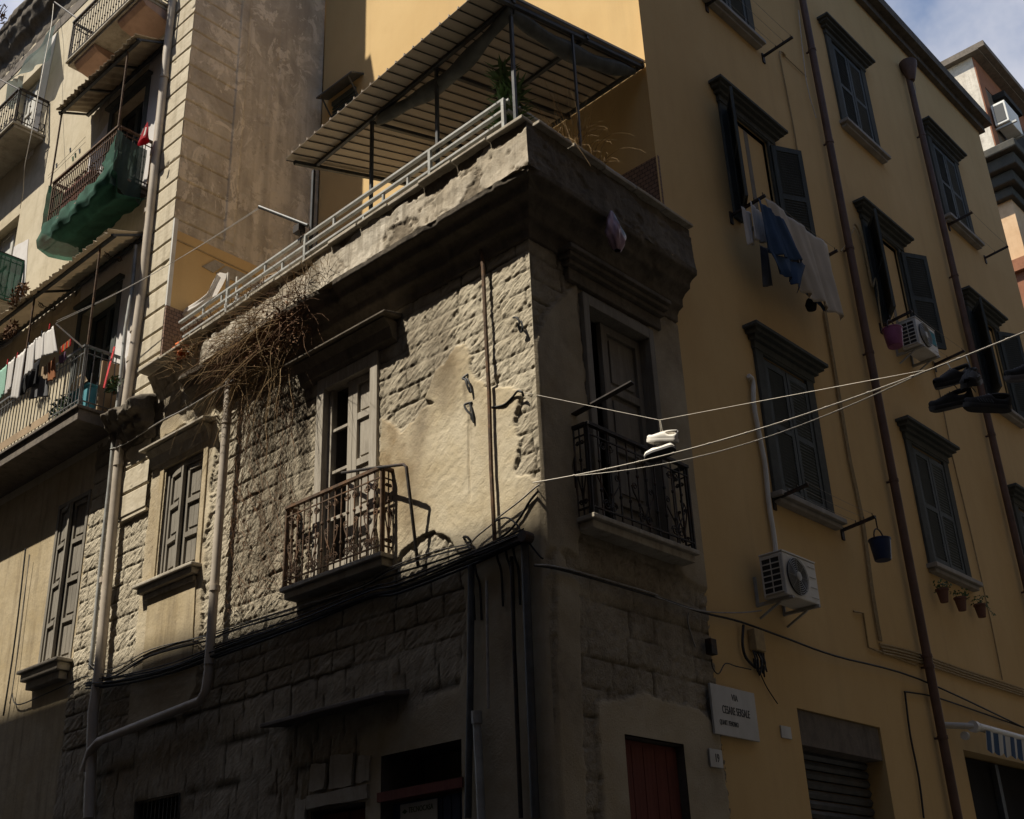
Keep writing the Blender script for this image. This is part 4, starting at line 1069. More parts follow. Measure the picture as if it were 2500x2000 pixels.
# ================================================================ corner building: doors, balconies, window, pipes
def hood_l(parent, x0, x1, zt, dep, th, mat, name='hood'):
    b = MB(); b.hexa([(x0, -dep, zt-th), (x1, -dep, zt-th), (x1, 0.0, zt-th+0.02), (x0, 0.0, zt-th+0.02), (x0, -dep, zt), (x1, -dep, zt), (x1, 0.0, zt+0.05), (x0, 0.0, zt+0.05)])
    b.prism([(x0+0.07, 0.0, zt-th-0.001), (x0+0.07, -dep+0.05, zt-th-0.012), (x0+0.07, -dep*0.45, zt-th-0.09), (x0+0.07, -dep*0.3, zt-th-0.20), (x0+0.07, 0.0, zt-th-0.24)], (x1-x0-0.14, 0, 0))
    return b.build(name, mat, parent, bevel=0.006)
fd = part('balcony_door', corner); fd['label'] = 'tall weathered french door with one leaf shut and one leaf missing'
b = MB(); y = 0.10
b.box(-3.10, -2.985, -0.03, y+0.03, 5.28, 7.54); b.box(-2.225, -2.11, -0.035, y+0.03, 5.28, 7.54); b.box(-2.985, -2.225, -0.028, y+0.03, 7.40, 7.54)
b.box(-2.985, -2.93, y-0.05, y+0.025, 5.28, 7.40); b.box(-2.985, -2.225, 0.02, y+0.03, 5.245, 5.28)
b.build('frame', M['grey_wood'], fd, bevel=0.006)
b = MB()                                                 # the glazed leaf: stile and thin glazing bars, no glass left
b.box(-2.66, -2.585, y-0.055, y+0.01, 5.285, 7.395); b.box(-2.925, -2.665, y-0.03, y+0.0, 5.90, 5.94); b.box(-2.925, -2.665, y-0.03, y, 6.42, 6.455); b.box(-2.925, -2.665, y-0.03, y, 6.90, 6.935); b.box(-2.925, -2.665, y-0.035, y, 5.285, 5.46)
b.build('glazed_leaf', M['grey_wood'], fd, bevel=0.004)
b = MB(); x0, x1, z0, z1 = -2.58, -2.228, 5.285, 7.395      # the panelled leaf
b.box(x0, x0+0.07, y-0.055, y, z0, z1); b.box(x1-0.06, x1, y-0.055, y, z0, z1)
rails = [z0, 5.86, 6.38, 6.90, z1-0.08]
for z in rails: b.box(x0+0.07, x1-0.06, y-0.052, y, z, z+0.075)
for za, zb_ in zip(rails[:-1], rails[1:]):
    b.box(x0+0.07, x1-0.06, y-0.02, y-0.012, za+0.075, zb_); b.box(x0+0.105, x1-0.09, y-0.034, y-0.0205, za+0.11, zb_-0.04)
    b.box(x0+0.19, x0+0.196, y-0.0355, y-0.0345, za+0.11, zb_-0.04)
b.build('panelled_leaf', M['grey_wood'], fd, bevel=0.004)
hood_l(fd, -3.42, -1.76, 7.79, 0.25, 0.022, M['moulding'])
BL = balcony(corner, -3.36, -1.86, 5.245, 0.17, 0.86, 15, M['rust'], M['concrete'], 'scroll', 0.12, ns=2, label='shallow sunlit balcony with rusted scrollwork railing')
b = MB()                                                 # bent iron bar that stands over the rail and comes down to the wall
b.tube([L(835, 1155, 0.02), L(905, 1144, 0.16), L(985, 1134, 0.24), L(992, 1140, 0.24), L(1003, 1230, 0.17), L(1021, 1385, 0.04)], 0.016, 8); b.build('bent_bar', M['iron'], BL, smooth=True, auto=40)

w = old_window(-6.04, -5.21, 5.99, 7.42, 0.07, corner, 'grey panelled window with its leaves ajar under a stone hood', M['dull_wood'], -9, 3)
hood_l(w, -6.42, -5.02, 7.75, 0.21, 0.03, M['concrete'])
sill_block(w, -6.32, -5.08, 5.98, 0.17, 0.14)
b = MB(); b.box(-6.14, -6.05, -0.05, 0.06, 5.99, 7.56); b.box(-5.20, -5.11, -0.05, 0.06, 5.99, 7.56); b.box(-6.05, -5.20, -0.049, 0.06, 7.43, 7.55); b.build('surround', M['ochre_old'], w, bevel=0.006)
patch_l([(-6.12, -0.032, 4.85), (-6.14, -0.032, 5.80), (-5.16, -0.032, 5.80), (-5.12, -0.032, 4.9)], 'apron_panel', M['ochre_old'], w, 0.014, 21, 8, 0.006)

rd = part('balcony_door', corner); rd['label'] = 'shaded grey panelled door on the side street with one leaf open'
b = MB(); xx = -0.12
b.box(xx-0.03, 0.055, 0.70, 0.79, 5.18, 7.6); b.box(xx-0.03, 0.055, 1.76, 1.84, 5.18, 7.6); b.box(xx-0.03, 0.054, 0.79, 1.76, 7.48, 7.6)
b.build('frame', M['dull_wood'], rd, bevel=0.006)
b = MB(); y0, y1, z0, z1 = 1.12, 1.755, 5.2, 7.47
b.box(xx-0.02, xx+0.04, y0, y0+0.09, z0, z1); b.box(xx-0.02, xx+0.04, y1-0.075, y1, z0, z1)
rails = [z0, 5.55, 6.1, 6.72, z1-0.09]
for z in rails: b.box(xx-0.02, xx+0.038, y0+0.09, y1-0.075, z, z+0.09)
for za, zb_ in zip(rails[:-1], rails[1:]):
    b.box(xx-0.01, xx+0.0, y0+0.09, y1-0.075, za+0.09, zb_); b.box(xx+0.001, xx+0.018, y0+0.15, y1-0.13, za+0.14, zb_-0.05)
b.build('panelled_leaf', M['dull_wood'], rd, bevel=0.004)
b = MB()                                                 # hood with a moulded head
for p, zt, h in ((0.20, 7.96, 0.05), (0.16, 7.905, 0.05), (0.11, 7.85, 0.05), (0.06, 7.795, 0.14)): b.box(0.0, p, 0.55-p*0.8, 1.98+p*0.2, zt-h, zt-0.001)
b.build('hood', M['moulding'], rd, bevel=0.01)
def balcony_r(parent, y0, y1, z, dep, hr, n):
    b = MB(); b.box(0.0, dep+0.03, y0-0.02, y1+0.02, z-0.045, z); b.box(0.0, dep-0.01, y0+0.01, y1-0.01, z-0.12, z-0.047)
    sl = b.build('balcony', M['concrete'], parent, bevel=0.008); sl['label'] = 'shaded balcony with dark scrollwork railing round the corner'
    b = MB(); rail_run(b, (dep, y0+0.01, 0), (dep, y1-0.01, 0), z+0.002, z+hr, n, orn='scroll'); b.build('front_railing', M['iron'], sl)
    for yy in (y0+0.01, y1-0.01):
        b = MB(); rail_run(b, (0.02, yy, 0), (dep-0.03, yy, 0), z+0.002, z+hr, 2, orn='scroll'); b.build('side_railing', M['iron'], sl)
    return sl
br = balcony_r(corner, 0.44, 1.98, 5.2, 0.19, 0.86, 11)
b = MB(); b.bar((0.0, 0.47, 6.2), (0.62, 0.60, 6.36), 0.07, 0.014); b.build('iron_arm', M['iron'], br)

# drainpipe with a joint, then the sloping run beneath
b = MB(); x = -4.62
b.tube([(x, -0.14, 8.1), (x, -0.14, 7.8), (x-0.01, -0.14, 6.2), (x-0.01, -0.14, 4.62), (x-0.03, -0.14, 4.45), (x-0.12, -0.14, 4.36), (-5.6, -0.14, 4.31), (-6.75, -0.14, 4.24), (-6.92, -0.14, 4.16), (-7.02, -0.14, 3.95)], 0.05, 14)
p = b.build('drainpipe', M['pvc'], corner, smooth=True, auto=40)
for z in (7.55, 5.55, 4.75):
    b = MB(); b.lathe([(0.058, -0.03), (0.058, 0.03)], (x, -0.14, z), 14); b.build('pipe_joint', M['pvc'], p, smooth=True, auto=40)
b = MB(); b.tube([(-4.62, -0.06, 8.25), (-4.615, -0.1, 8.15), (-4.62, -0.14, 8.05)], 0.052, 10); b.build('pipe_head', M['rust'], p)
# thin conduit up the sunlit wall
b = MB(); b.tube([L(*c2(1255, 1460), 0.05), L(*c5(1268, 30), 0.065), L(*c5(1285, 420), 0.07), L(*c5(1303, 760), 0.075), L(*c5(1315, 1200), 0.075), L(*c5(1340, 1700), 0.08)], 0.019, 8)
b.build('conduit', M['rust'], corner, smooth=True, auto=40)
# corner pipes, low
for pts, r, m in (([c8(1150, 60), c8(1175, 700), c8(1215, 1720)], 0.036, 'dark_metal'), ([c8(840, 240), c8(835, 900), c8(820, 1720)], 0.03, 'dark_metal'),
                  ([c8(1075, 190), c8(1090, 700), c8(1130, 1720)], 0.018, 'iron'), ([c8(930, 330), c8(935, 700), c8(940, 1080)], 0.012, 'cable_grey')):
    b = MB(); b.tube([L(*q, 0.09) for q in pts], r, 10); b.build('conduit', M[m], corner, smooth=True, auto=40)
b = MB(); b.tube([L(*c8(870, 1120), 0.12), L(*c8(885, 1400), 0.12), L(*c8(900, 1720), 0.12), Vector((-0.78, -0.12, 0.2))], 0.035, 10)
b.lathe([(0.045, -0.05), (0.045, 0.05)], L(*c8(872, 1130), 0.12), 12); b.build('conduit', M['grey_metal'], corner, smooth=True, auto=40)
b = MB(); b.bar(L(*c8(870, 175), 0.12), L(*c8(1160, 75), 0.14), 0.06, 0.05); b.lathe([(0.05, -0.05), (0.05, 0.05)], L(*c8(1160, 75), 0.14), 12, 'y'); b.build('cable_bracket', M['iron'], corner)

# ground floor: red door in its pale surround, dark blue kiosk shutter, boarded openings
b = MB(); b.box(-0.12, -0.06, 0.87, 1.69, 0.0, 3.38)
for i in range(5): b.box(-0.0595, -0.052, 0.875+i*0.163, 0.875+i*0.163+0.155, 0.1, 3.34)
o = b.build('street_door', M['brown_wood'], corner); o['label'] = 'plain dull red street door in a pale plaster surround'
o = part('kiosk_door', corner); o['label'] = 'dark blue metal door with a notice and a red strip above'
b = MB(); b.box(-1.98, -1.02, 0.1, 0.16, 0.0, 3.02)
for i in range(9): b.box(-1.97+i*0.105, -1.97+i*0.105+0.09, 0.085, 0.0995, 0.05, 3.0)
b.build('panel', M['navy_plastic'], o)
b = MB(); b.box(-2.03, -0.98, -0.05, 0.08, 3.03, 3.11); b.build('top_strip', M['brown_wood'], o)
for nm, x0, x1, z0, z1 in (('barred_opening', -6.05, -5.2, 2.7, 3.5),):
    o = part(nm, corner); b = MB()
    for i in range(11): b.bar((x0+0.04+i*(x1-x0-0.08)/10, 0.03, z0), (x0+0.04+i*(x1-x0-0.08)/10, 0.03, z1), 0.016)
    b.bar((x0, 0.03, z0+0.55), (x1, 0.03, z0+0.55), 0.02, 0.012); b.build('bars', M['iron'], o)
b = MB(); b.box(-2.95, -2.23, 0.10, 0.16, 0.0, 3.03); b.box(-2.61, -2.57, 0.085, 0.0995, 0.0, 3.03); o = b.build('street_door', M['brown_wood'], corner); o['label'] = 'low brown door under patched stone blocks'
patch_l([(-3.0, -0.02, 3.08), (-3.0, -0.02, 3.2), (-2.15, -0.02, 3.2), (-2.15, -0.02, 3.08)], 'lintel', M['concrete'], corner, 0.04, 31, 3, 0.008)
for i, (x0, x1, z0, z1) in enumerate(((-2.98, -2.75, 3.24, 3.48), (-2.70, -2.36, 3.22, 3.52), (-2.31, -2.12, 3.23, 3.46), (-3.2, -3.02, 2.75, 3.2))):
    patch_l([(x0, -0.02, z0), (x0+0.02, -0.02, z1), (x1, -0.02, z1-0.02), (x1-0.02, -0.02, z0)], 'stone_patch', M['concrete'], corner, 0.03, 41+i, 3, 0.012)
b = MB(); b.hexa([(-3.45, -0.30, 3.86), (-1.66, -0.30, 3.86), (-1.66, 0.0, 3.9), (-3.45, 0.0, 3.9), (-3.45, -0.30, 3.9), (-1.66, -0.30, 3.9), (-1.66, 0, 3.96), (-3.45, 0, 3.96)]); b.build('street_hood', M['dark_render'], corner, bevel=0.01)

# ================================================================ terrace: railing, canopy, furniture
TR = thing('terrace_railing', 'pale grey three bar metal railing along the sunlit terrace edge', 'railing', (-3, -0.02, 9.0))
xa, xb = -6.05, -0.20
def rail_z(x, k):                                        # the rails follow the coping, a little higher at the corner
    return (9.685, 9.55, 9.415)[k]+0.03*x
for k in range(3):
    b = MB(); b.bar((xa+0.06*k, -0.02, rail_z(xa, k)), (xb-0.01*k, -0.02, rail_z(xb, k)), 0.045, 0.032); b.build('rail', M['grey_metal'], TR, bevel=0.004)
for k in range(2):
    b = MB(); b.bar((xb, 0.005, rail_z(0, k)), (xb, 2.3, rail_z(0, k)), 0.045, 0.032); b.build('rail', M['grey_metal'], TR, bevel=0.004)
for x in (-5.75, -4.97, -4.55, -3.42, -2.37, -1.30, -0.22):
    b = MB(); b.box(x-0.018, x+0.018, -0.045, -0.046+0.04, 8.9+0.03*x, 9.67+0.03*x) if x in (-4.97, -3.42, -1.30, -0.22) else b.box(x-0.015, x+0.015, -0.04, -0.008, 8.9+0.03*x, 9.40+0.03*x); b.build('post', M['grey_metal'], TR)
for x in (-5.5, -5.1, -4.75, -4.2, -3.85, -2.9, -2.05, -1.65):
    b = MB(); z0, z1 = ((9.432+0.03*x, 9.533+0.03*x) if int(x*20) % 2 else (9.567+0.03*x, 9.668+0.03*x)); b.box(x-0.013, x+0.013, -0.036, -0.008, z0, z1); b.build('strut', M['grey_metal'], TR)

TC = thing('terrace_canopy', 'ribbed metal canopy on thin dark posts over the terrace', 'canopy', (-1.8, 1.0, 9.0))
x0, x1 = -3.36, -0.02; yf, yb = -0.42, 2.38; zf, zb_ = 10.46, 11.40
TILT = 0.115                                             # the sheet climbs a little towards the corner
TX = lambda x, z: z+TILT*(x-x0)
NR = 24
slope = (zb_-zf)/(yb-yf)
CZ = lambda y: zf+(y-yf)*slope
def shear(b): b.v = [(x, y, z+(0.115*(x+3.36)*(1-0.6*(y+0.42)/2.8) if z > 9.5 else 0)) for x, y, z in b.v]
b = MB()
for i in range(NR):
    xa_ = x0+(x1-x0)*i/NR; xb_ = x0+(x1-x0)*(i+1)/NR; w = 0.011
    for (p, q, dz) in ((xa_, xb_-2*w, 0.0), (xb_-2*w, xb_-w, None), (xb_-w, xb_, None)):
        if dz == 0.0: pa, pb = 0.0, 0.0
        elif p == xb_-2*w: pa, pb = 0.0, 0.035
        else: pa, pb = 0.035, 0.0
        b.add([(p, yf, zf+pa), (q, yf, zf+pb), (q, yb, zb_+pb), (p, yb, zb_+pa)], [(0, 1, 2, 3)])
shear(b); sh = b.build('roof_sheet', M['sheet'], TC, fix=False)
md = sh.modifiers.new('thick', 'SOLIDIFY'); md.thickness = 0.006
for i in range(NR+1):                                    # dark seams under the sheets run with the slope
    x = x0+(x1-x0)*i/NR
    b = MB(); b.bar((x, yf+0.02, zf-0.014), (x, yb-0.01, zb_-0.014), 0.009, 0.010); shear(b); b.build('seam', M['dark_metal'], TC)
for (p, q) in (((x0, 0.0, CZ(0)-0.05), (x1, 0.0, CZ(0)-0.05)), ((x0, 1.25, CZ(1.25)-0.05), (x1, 1.25, CZ(1.25)-0.05)), ((x0, 2.33, CZ(2.33)-0.05), (x1, 2.33, CZ(2.33)-0.05)),
               ((x0+0.05, yf+0.1, CZ(yf+0.1)-0.07), (x0+0.05, yb-0.02, CZ(yb)-0.07)), ((-2.31, 0.0, CZ(0)-0.09), (-2.31, yb-0.02, CZ(yb)-0.09)), ((-1.23, 0.0, CZ(0)-0.09), (-1.23, yb-0.02, CZ(yb)-0.09)), ((x1-0.04, yf+0.04, CZ(yf)-0.06), (x1-0.04, yb-0.02, CZ(yb)-0.06))):
    b = MB(); b.bar(p, q, 0.04, 0.045); shear(b); b.build('beam', M['dark_metal'], TC)
for x in (-3.42+0.04, -2.31, -1.23, -0.10):
    b = MB(); b.box(x-0.017, x+0.017, 0.004, 0.038, 8.8, CZ(0)-0.075); shear(b); b.build('post', M['dark_metal'], TC)
for y in (1.0,):
    b = MB(); b.box(x1-0.05, x1-0.025, y-0.012, y+0.012, 8.962, CZ(y)-0.085); shear(b); b.build('post', M['dark_metal'], TC)
b = MB()                                                 # the rolled blind sagging under the front beam
def roll(s, t):
    x = x0+1.15+(x1-x0-1.2)*s; r = 0.05+0.05*math.sin(PI*s)**0.7+0.012*math.sin(21*s); a = 2*PI*t
    return (x, 0.02+0.06*math.sin(PI*s)+r*math.cos(a)*0.8, CZ(0)-0.13-0.10*math.sin(PI*s)+0.02*math.sin(9*s)+r*math.sin(a))
b.grid(roll, 60, 12); shear(b); b.build('rolled_blind', M['plastic_film'], TC, smooth=True)
b = MB()
def roll2(s, t):
    y = 0.05+2.2*s; r = 0.05+0.06*math.sin(PI*s)**0.7+0.014*math.sin(17*s); a = 2*PI*t
    return (x1-0.09-0.05*math.sin(PI*s)+r*math.cos(a)*0.8, y, CZ(y)-0.14-0.10*math.sin(PI*s)+r*math.sin(a))
b.grid(roll2, 50, 12); shear(b); b.build('rolled_blind', M['plastic_film'], TC, smooth=True)

# slanting pole with its little lamp, and the washing line it carries
A, B_ = Vector((-3.40, -0.02, 9.72)), L(*c1(1515, 1210), 0.25)
PO = thing('washing_line_pole', 'dark slanting pole leaning out from the terrace post with a small lamp', 'pole', tuple(A))
b = MB(); b.tube([A, B_], 0.022, 8); b.build('arm', M['dark_metal'], PO, smooth=True, auto=40)
q = A.lerp(B_, 0.16); b = MB(); b.box(q.x-0.06, q.x+0.05, q.y-0.05, q.y+0.05, q.z-0.15, q.z-0.05); b.tube([q, q+Vector((0, 0, -0.06))], 0.012, 6); b.tube([q+Vector((0.03, 0, -0.15)), q+Vector((0.06, -0.01, -0.24)), q+Vector((0.03, 0, -0.30))], 0.008, 5); b.build('lamp', M['iron'], PO)
E_ = L(*c4(330, 355), 0.6)
for k in range(2):
    b = MB(); p0 = B_+Vector((0, 0, -0.01-0.02*k)); p1 = E_+Vector((0.0, 0.0, 0.03*k))
    b.tube([p0.lerp(p1, t)+Vector((0, 0, -0.10*math.sin(PI*t))) for t in [i/16 for i in range(17)]], 0.0035, 5)
    tag(b.build('washing_line', M['cable_grey'], None), ('upper', 'lower')[k]+' of two thin lines strung from the slanting pole to the left balcony', 'line', 'washing lines across the pier')
# the umbrella-like white cloth stretched on its pole, wicker lamp, plants and bits along the terrace edge
WC = thing('white_sunshade', 'white cloth sunshade half folded on a pale pole at the left end of the terrace', 'sunshade', (-5.2, 0.35, 8.96))
tp = L(*c4(1330, 68), -0.35); ft = L(*c4(1085, 320), -0.35)
b = MB(); b.bar((tp.x+0.02, tp.y, 8.96), (tp.x+0.02, tp.y, tp.z), 0.04, 0.03); b.bar((tp.x+0.09, tp.y+0.1, 8.96), (tp.x+0.09, tp.y+0.1, tp.z-0.05), 0.03, 0.03); b.build('pole', M['pale_wood'], WC)
ST_ = [L(*c4(*q), -0.35) for q in ((1332, 68), (1300, 130), (1265, 190), (1180, 240), (1105, 285), (1086, 325))]
SB_ = [L(*c4(*q), -0.35) for q in ((1330, 110), (1305, 170), (1275, 225), (1200, 300), (1140, 345), (1084, 375))]
def sail(s, t):
    i = min(int(s*5), 4); f = s*5-i
    p = ST_[i].lerp(ST_[i+1], f).lerp(SB_[i].lerp(SB_[i+1], f), t)
    return (p.x, p.y-0.10*math.sin(PI*t)-0.10*t+0.012*math.sin(16*t+7*s), p.z+0.008*math.sin(11*s))
b = MB(); b.grid(sail, 30, 12); b.build('cloth', M['white_cloth'], WC, smooth=True)
b = MB()
for i in range(26):
    a = 2*PI*i/26; b.tube([(-4.72+0.05*math.cos(a), 0.55+0.05*math.sin(a), 9.9), (-4.72+0.22*math.cos(a), 0.55+0.22*math.sin(a), 9.75), (-4.72+0.30*math.cos(a), 0.55+0.30*math.sin(a), 9.5), (-4.72+0.30*math.cos(a), 0.55+0.30*math.sin(a), 8.97)], 0.008, 4, False)
for z, r in ((9.5, 0.30), (9.25, 0.305), (9.0, 0.30), (9.75, 0.22)): b.tube([(-4.72+r*math.cos(2*PI*i/20), 0.55+r*math.sin(2*PI*i/20), z) for i in range(21)], 0.011, 5, False)
o = tag(b.build('wicker_frame', M['tan_cloth'], None), 'pale domed wicker frame behind the left half of the terrace railing', 'basket')
b = MB()
for i in range(40):
    x = -5.72+0.025*i; b.box(x, x+0.012, 0.12, 0.13, 8.80, 9.22)
for i in range(6): b.box(-5.73, -4.72, 0.131, 0.141, 8.86+i*0.06, 8.87+i*0.06)
tag(b.build('lattice_screen', M['tan_cloth'], None), 'low brown lattice screen behind the left end of the terrace railing', 'screen')
OR = L(*c4(1060, 490), 0.30)
b = MB(); rs = random.Random(5)
for k in range(5):
    pts = []
    for i in range(7): pts.append(OR+Vector((rs.uniform(-0.13, 0.13), rs.uniform(-0.04, 0.04), 0.05-0.03*i+rs.uniform(-0.03, 0.03))))
    b.tube(pts, 0.016, 6)
tag(b.build('orange_rope', M['orange_plastic'], None, smooth=True), 'crumpled bright orange rope at the left end of the terrace edge', 'rope')

# ================================================================ cables
def sag(a, c, s, n=16, wob=0.0, seed=0):
    rs = random.Random(seed); a, c = Vector(a), Vector(c); out = []
    for i in range(n+1):
        t = i/n; p = a.lerp(c, t)+Vector((0, 0, -4*s*t*(1-t)))
        if wob and 0 < i < n: p += Vector((rs.uniform(-wob, wob)*0.3, rs.uniform(-wob, wob)*0.5, rs.uniform(-wob, wob)))
        out.append(p)
    return out
def smooth_path(pts, n=6):
    pts = [Vector(p) for p in pts]; out = []
    for i in range(len(pts)-1):
        p0, p1, p2, p3 = pts[max(i-1, 0)], pts[i], pts[i+1], pts[min(i+2, len(pts)-1)]
        for k in range(n):
            t = k/n
            out.append(0.5*((2*p1)+(p2-p0)*t+(2*p0-5*p1+4*p2-p3)*t*t+(3*p1-p0-3*p2+p3)*t**3))
    return out+[pts[-1]]
def cable(pts, r, mat, label, group=None, n=6, name='cable', sm=5):
    b = MB(); b.tube(smooth_path(pts, sm) if sm else pts, r, n)
    return tag(b.build(name, M[mat], None, smooth=True, auto=60), label, 'cable', group)
G1 = 'cables along the front wall'; LB1 = 'dark cable in the bundle running along the front wall under the balconies'
base = [c7(505, 940), c7(700, 920), c7(1000, 850), c7(1300, 735), c7(1750, 580), c7(2156, 410), c8(420, 370), c8(840, 200), c8(1150, 75)]
rs = random.Random(3)
for k in range(6):
    o = 0.06+0.022*k; dz = (0.0, 0.035, -0.045, 0.06, -0.02, 0.02)[k]
    cable([L(*q, o)+Vector((0, 0, dz+rs.uniform(-0.016, 0.016))) for q in base], (0.014, 0.009, 0.012, 0.007, 0.017, 0.008)[k], 'cable', LB1, G1)
upper = [c7(520, 800), c7(640, 870), c7(880, 755), c7(1200, 660), c7(1230, 660), c7(1390, 600), c7(1760, 480), c7(2100, 360), c8(390, 265), c8(640, 180), c8(840, 120)]
for k in range(4):
    cable([L(*q, 0.05+0.02*k)+Vector((0, 0, 0.045*(k % 2)-0.02*k+rs.uniform(-0.02, 0.02))) for q in upper], (0.008, 0.006, 0.010, 0.005)[k], ('cable', 'cable_grey', 'cable', 'cable_grey')[k], 'thinner cable looping along the front wall just above the main bundle', 'thin cables above the bundle')
cable([L(*q, 0.04) for q in (c7(70, 980), c7(100, 1055), c7(250, 1000), c7(470, 900), c7(520, 890))], 0.008, 'cable', 'thin cable curving under the sill of the window at the left edge')
cable([L(*q, 0.07) for q in (c8(820, 160), c8(855, 90), c8(960, 0))]+[L(*q, 0.07) for q in (c5(1350, 1500), c5(1480, 1400), c5(1560, 1330), c5(1600, 1300))], 0.007, 'cable_grey', 'pair of pale cables rising from the bundle to the wire anchor at the corner')
cable([L(*q, 0.08) for q in (c5(1330, 1520), c5(1400, 1495), c5(1460, 1530), c5(1520, 1620), c5(1600, 1720))]+[L(*c8(1260, 200), 0.06)], 0.008, 'cable', 'cable arching over the iron bracket and down to the corner')
cable([L(*q, 0.05) for q in (c5(1590, 1340), c5(1540, 1400), c5(1480, 1500), c5(1400, 1590), c5(1250, 1680))], 0.011, 'cable', 'thick dark cable dropping from the wire anchor behind the bracket')
for k, (u, v) in enumerate(((1040, 140), (1085, 140), (985, 150), (820, 230), (860, 230))):
    cable([L(*c8(u, v), 0.09), L(*c8(u+10, v+60), 0.10), L(*c8(u+30, v+130), 0.06), L(*c8(u+40, v+330), 0.05)], 0.010, 'cable', 'short cable end dropping from the iron bracket at the corner', 'cable drops at the bracket', sm=5)
for k in range(2):
    d = 0.0 if k == 0 else 0.02
    cable([L(*q, 0.16+d) for q in (d4(1290, 1225+6*k), d4(1480, 1160), d4(1880, 905), d4(2156, 765))]+[L(*c4(1365, 690), 0.15+d)], (0.011, 0.007)[k], ('cable', 'cable_grey')[k], ('black', 'thinner grey')[k]+' cable slung from the big drainpipe across the pier to the next pipe')
cable([L(*c7(u, v), 0.05) for u, v in ((150, 140), (110, 500), (70, 800), (20, 1120))], 0.012, 'cable', 'upright dark cable on the ochre wall left of the left edge window', sm=3)
cable([L(*c7(u, v), 0.05) for u, v in ((175, 180), (130, 500), (95, 800), (70, 980), (55, 1050))], 0.006, 'cable_grey', 'thin upright cable beside the dark one on the ochre wall', sm=3)
cable([L(*d1(630, 0), 0.1), L(*d1(600, 300), 0.25), L(*d1(520, 720), 0.35), L(*d1(440, 1150), 0.5), L(*d1(380, 1500), 0.62), L(*d2(290, 600), 0.62), L(*d2(270, 900), 0.5), L(*d2(235, 1100), 0.4)], 0.006, 'cable_pale', 'pale loose wire dangling down past the high balcony at the left edge')
# along the side street
rr = [c8(1130, 290), c8(1210, 240), c8(1400, 275), c8(1900, 420), c8(2156, 505), c9(330, 530), c9(500, 572), c9(760, 665), c9(1050, 770), c9(1540, 905), c9(2156, 1190)]
cable([R(*q, 0.05) for q in rr[1:]], 0.011, 'cable', 'dark cable running along the shaded side street walls')
cable([R(*q, 0.065) for q in (c8(1210, 236), c8(1400, 262), c8(1900, 405), c9(10, 428), c9(250, 505), c9(480, 518), c9(620, 505))], 0.007, 'cable_grey', 'pale thin cable along the side wall to the lower air conditioner')
cable([R(*q, 0.03) for q in (c9(1455, 980), c9(1500, 985), c9(1640, 1012), c9(1900, 1100), c9(2156, 1190))], 0.010, 'cable', 'dark cable crossing the brown drainpipe above the street doors')
cable([R(*q, 0.03) for q in (c9(1460, 985), c9(1490, 1230), c9(1540, 1480), c9(1570, 1720))], 0.012, 'cable', 'dark conduit dropping between the street doors', sm=3)
for k in range(4):
    cable([R(*q, 0.02+0.003*k)+Vector((0, 0.02*k, -0.035*k)) for q in (c9(1310, 700), c9(1500, 745), c9(1800, 850), c9(2156, 965))], 0.012, 'cable_ochre', 'painted pipe running level above the street doors', 'painted pipes above the street doors', sm=2)
for k in range(3):
    cable([R(*q, 0.025)+Vector((0, 0.03*k, 0.0)) for q in (c6(985, 285), c6(1055, 700), c6(1130, 1150), c6(1205, 1500), c9(1260, 380), c9(1310, 680))], 0.011, 'cable_ochre', 'painted pipe climbing the yellow wall beside the brown drainpipe', 'painted pipes up the yellow wall', sm=2)
cable([R(*q, 0.02) for q in (c3(760, 325), c3(728, 300), c3(740, 400), c3(800, 700), c3(835, 910))], 0.012, 'cable_ochre', 'painted pipe on the yellow wall left of the tall brown drainpipe', sm=2)
cable([R(*q, 0.02) for q in (c3(745, 318), c3(800, 370), c3(885, 450))], 0.008, 'cable_ochre', 'short slanting painted pipe meeting the brown drainpipe', sm=2)
cable([R(*q, 0.02) for q in (c9(1160, 510), c9(1215, 520), c9(1245, 720), c9(1300, 740), c9(1530, 825))], 0.012, 'cable_ochre', 'stepped painted pipe under the hanging bucket', sm=1)
cable([R(*q, 0.02) for q in (c6(1620, 580), c6(1690, 890), c6(1740, 1150), c6(1840, 1560), c9(1960, 560), c9(2030, 910))], 0.010, 'cable_ochre', 'thin painted pipe below the upper air conditioner', sm=2)
cable([R(*q, 0.05) for q in (c3(1165, 1330), c3(1120, 1420)) ]+[R(*c3(1085, 1470), 0.07)], 0.010, 'cable_ochre', 'short painted bend from the brown drainpipe towards the upper air conditioner', sm=2)
cable([R(*q, 0.04) for q in (c3(1165, 1310), c3(1185, 1340), c3(1215, 1420), c3(1240, 1540), c3(1270, 1680), c6(1290, 100), c6(1320, 340), c6(1335, 400))], 0.014, 'cable_ochre', 'cream sleeve pipe beside the window of the upper air conditioner')
cable([R(*q, 0.07) for q in (c3(1470, 415), c3(1500, 450), c3(1522, 530), c3(1515, 650))], 0.007, 'cable_pale', 'pale wire looping from the funnel of the right drainpipe')
cable([R(*q, 0.05) for q in (c3(838, 60), c3(880, 460), c3(925, 640), c3(940, 690))], 0.007, 'cable_pale', 'pale wire clipped to the tall brown drainpipe near the top', sm=2)
cable([R(*q, 0.04) for q in (c6(545, 665), c6(570, 700), c6(575, 830), c6(605, 1000), c6(640, 1180), c6(665, 1420), c6(690, 1580), c6(705, 1700))], 0.028, 'white_plastic', 'white sleeve pipe rising from the lower air conditioner', n=10)
cable([R(*q, 0.02) for q in (c9(195, 520), c9(190, 570), c9(210, 650), c9(235, 720))], 0.008, 'cable_grey', 'short pale wire end hanging on the stone side wall')
JB = R(*c9(585, 690), 0.03)
jb = thing('junction_box', 'ochre painted junction box with a tangle of wires beneath it', 'junction box', tuple(JB))
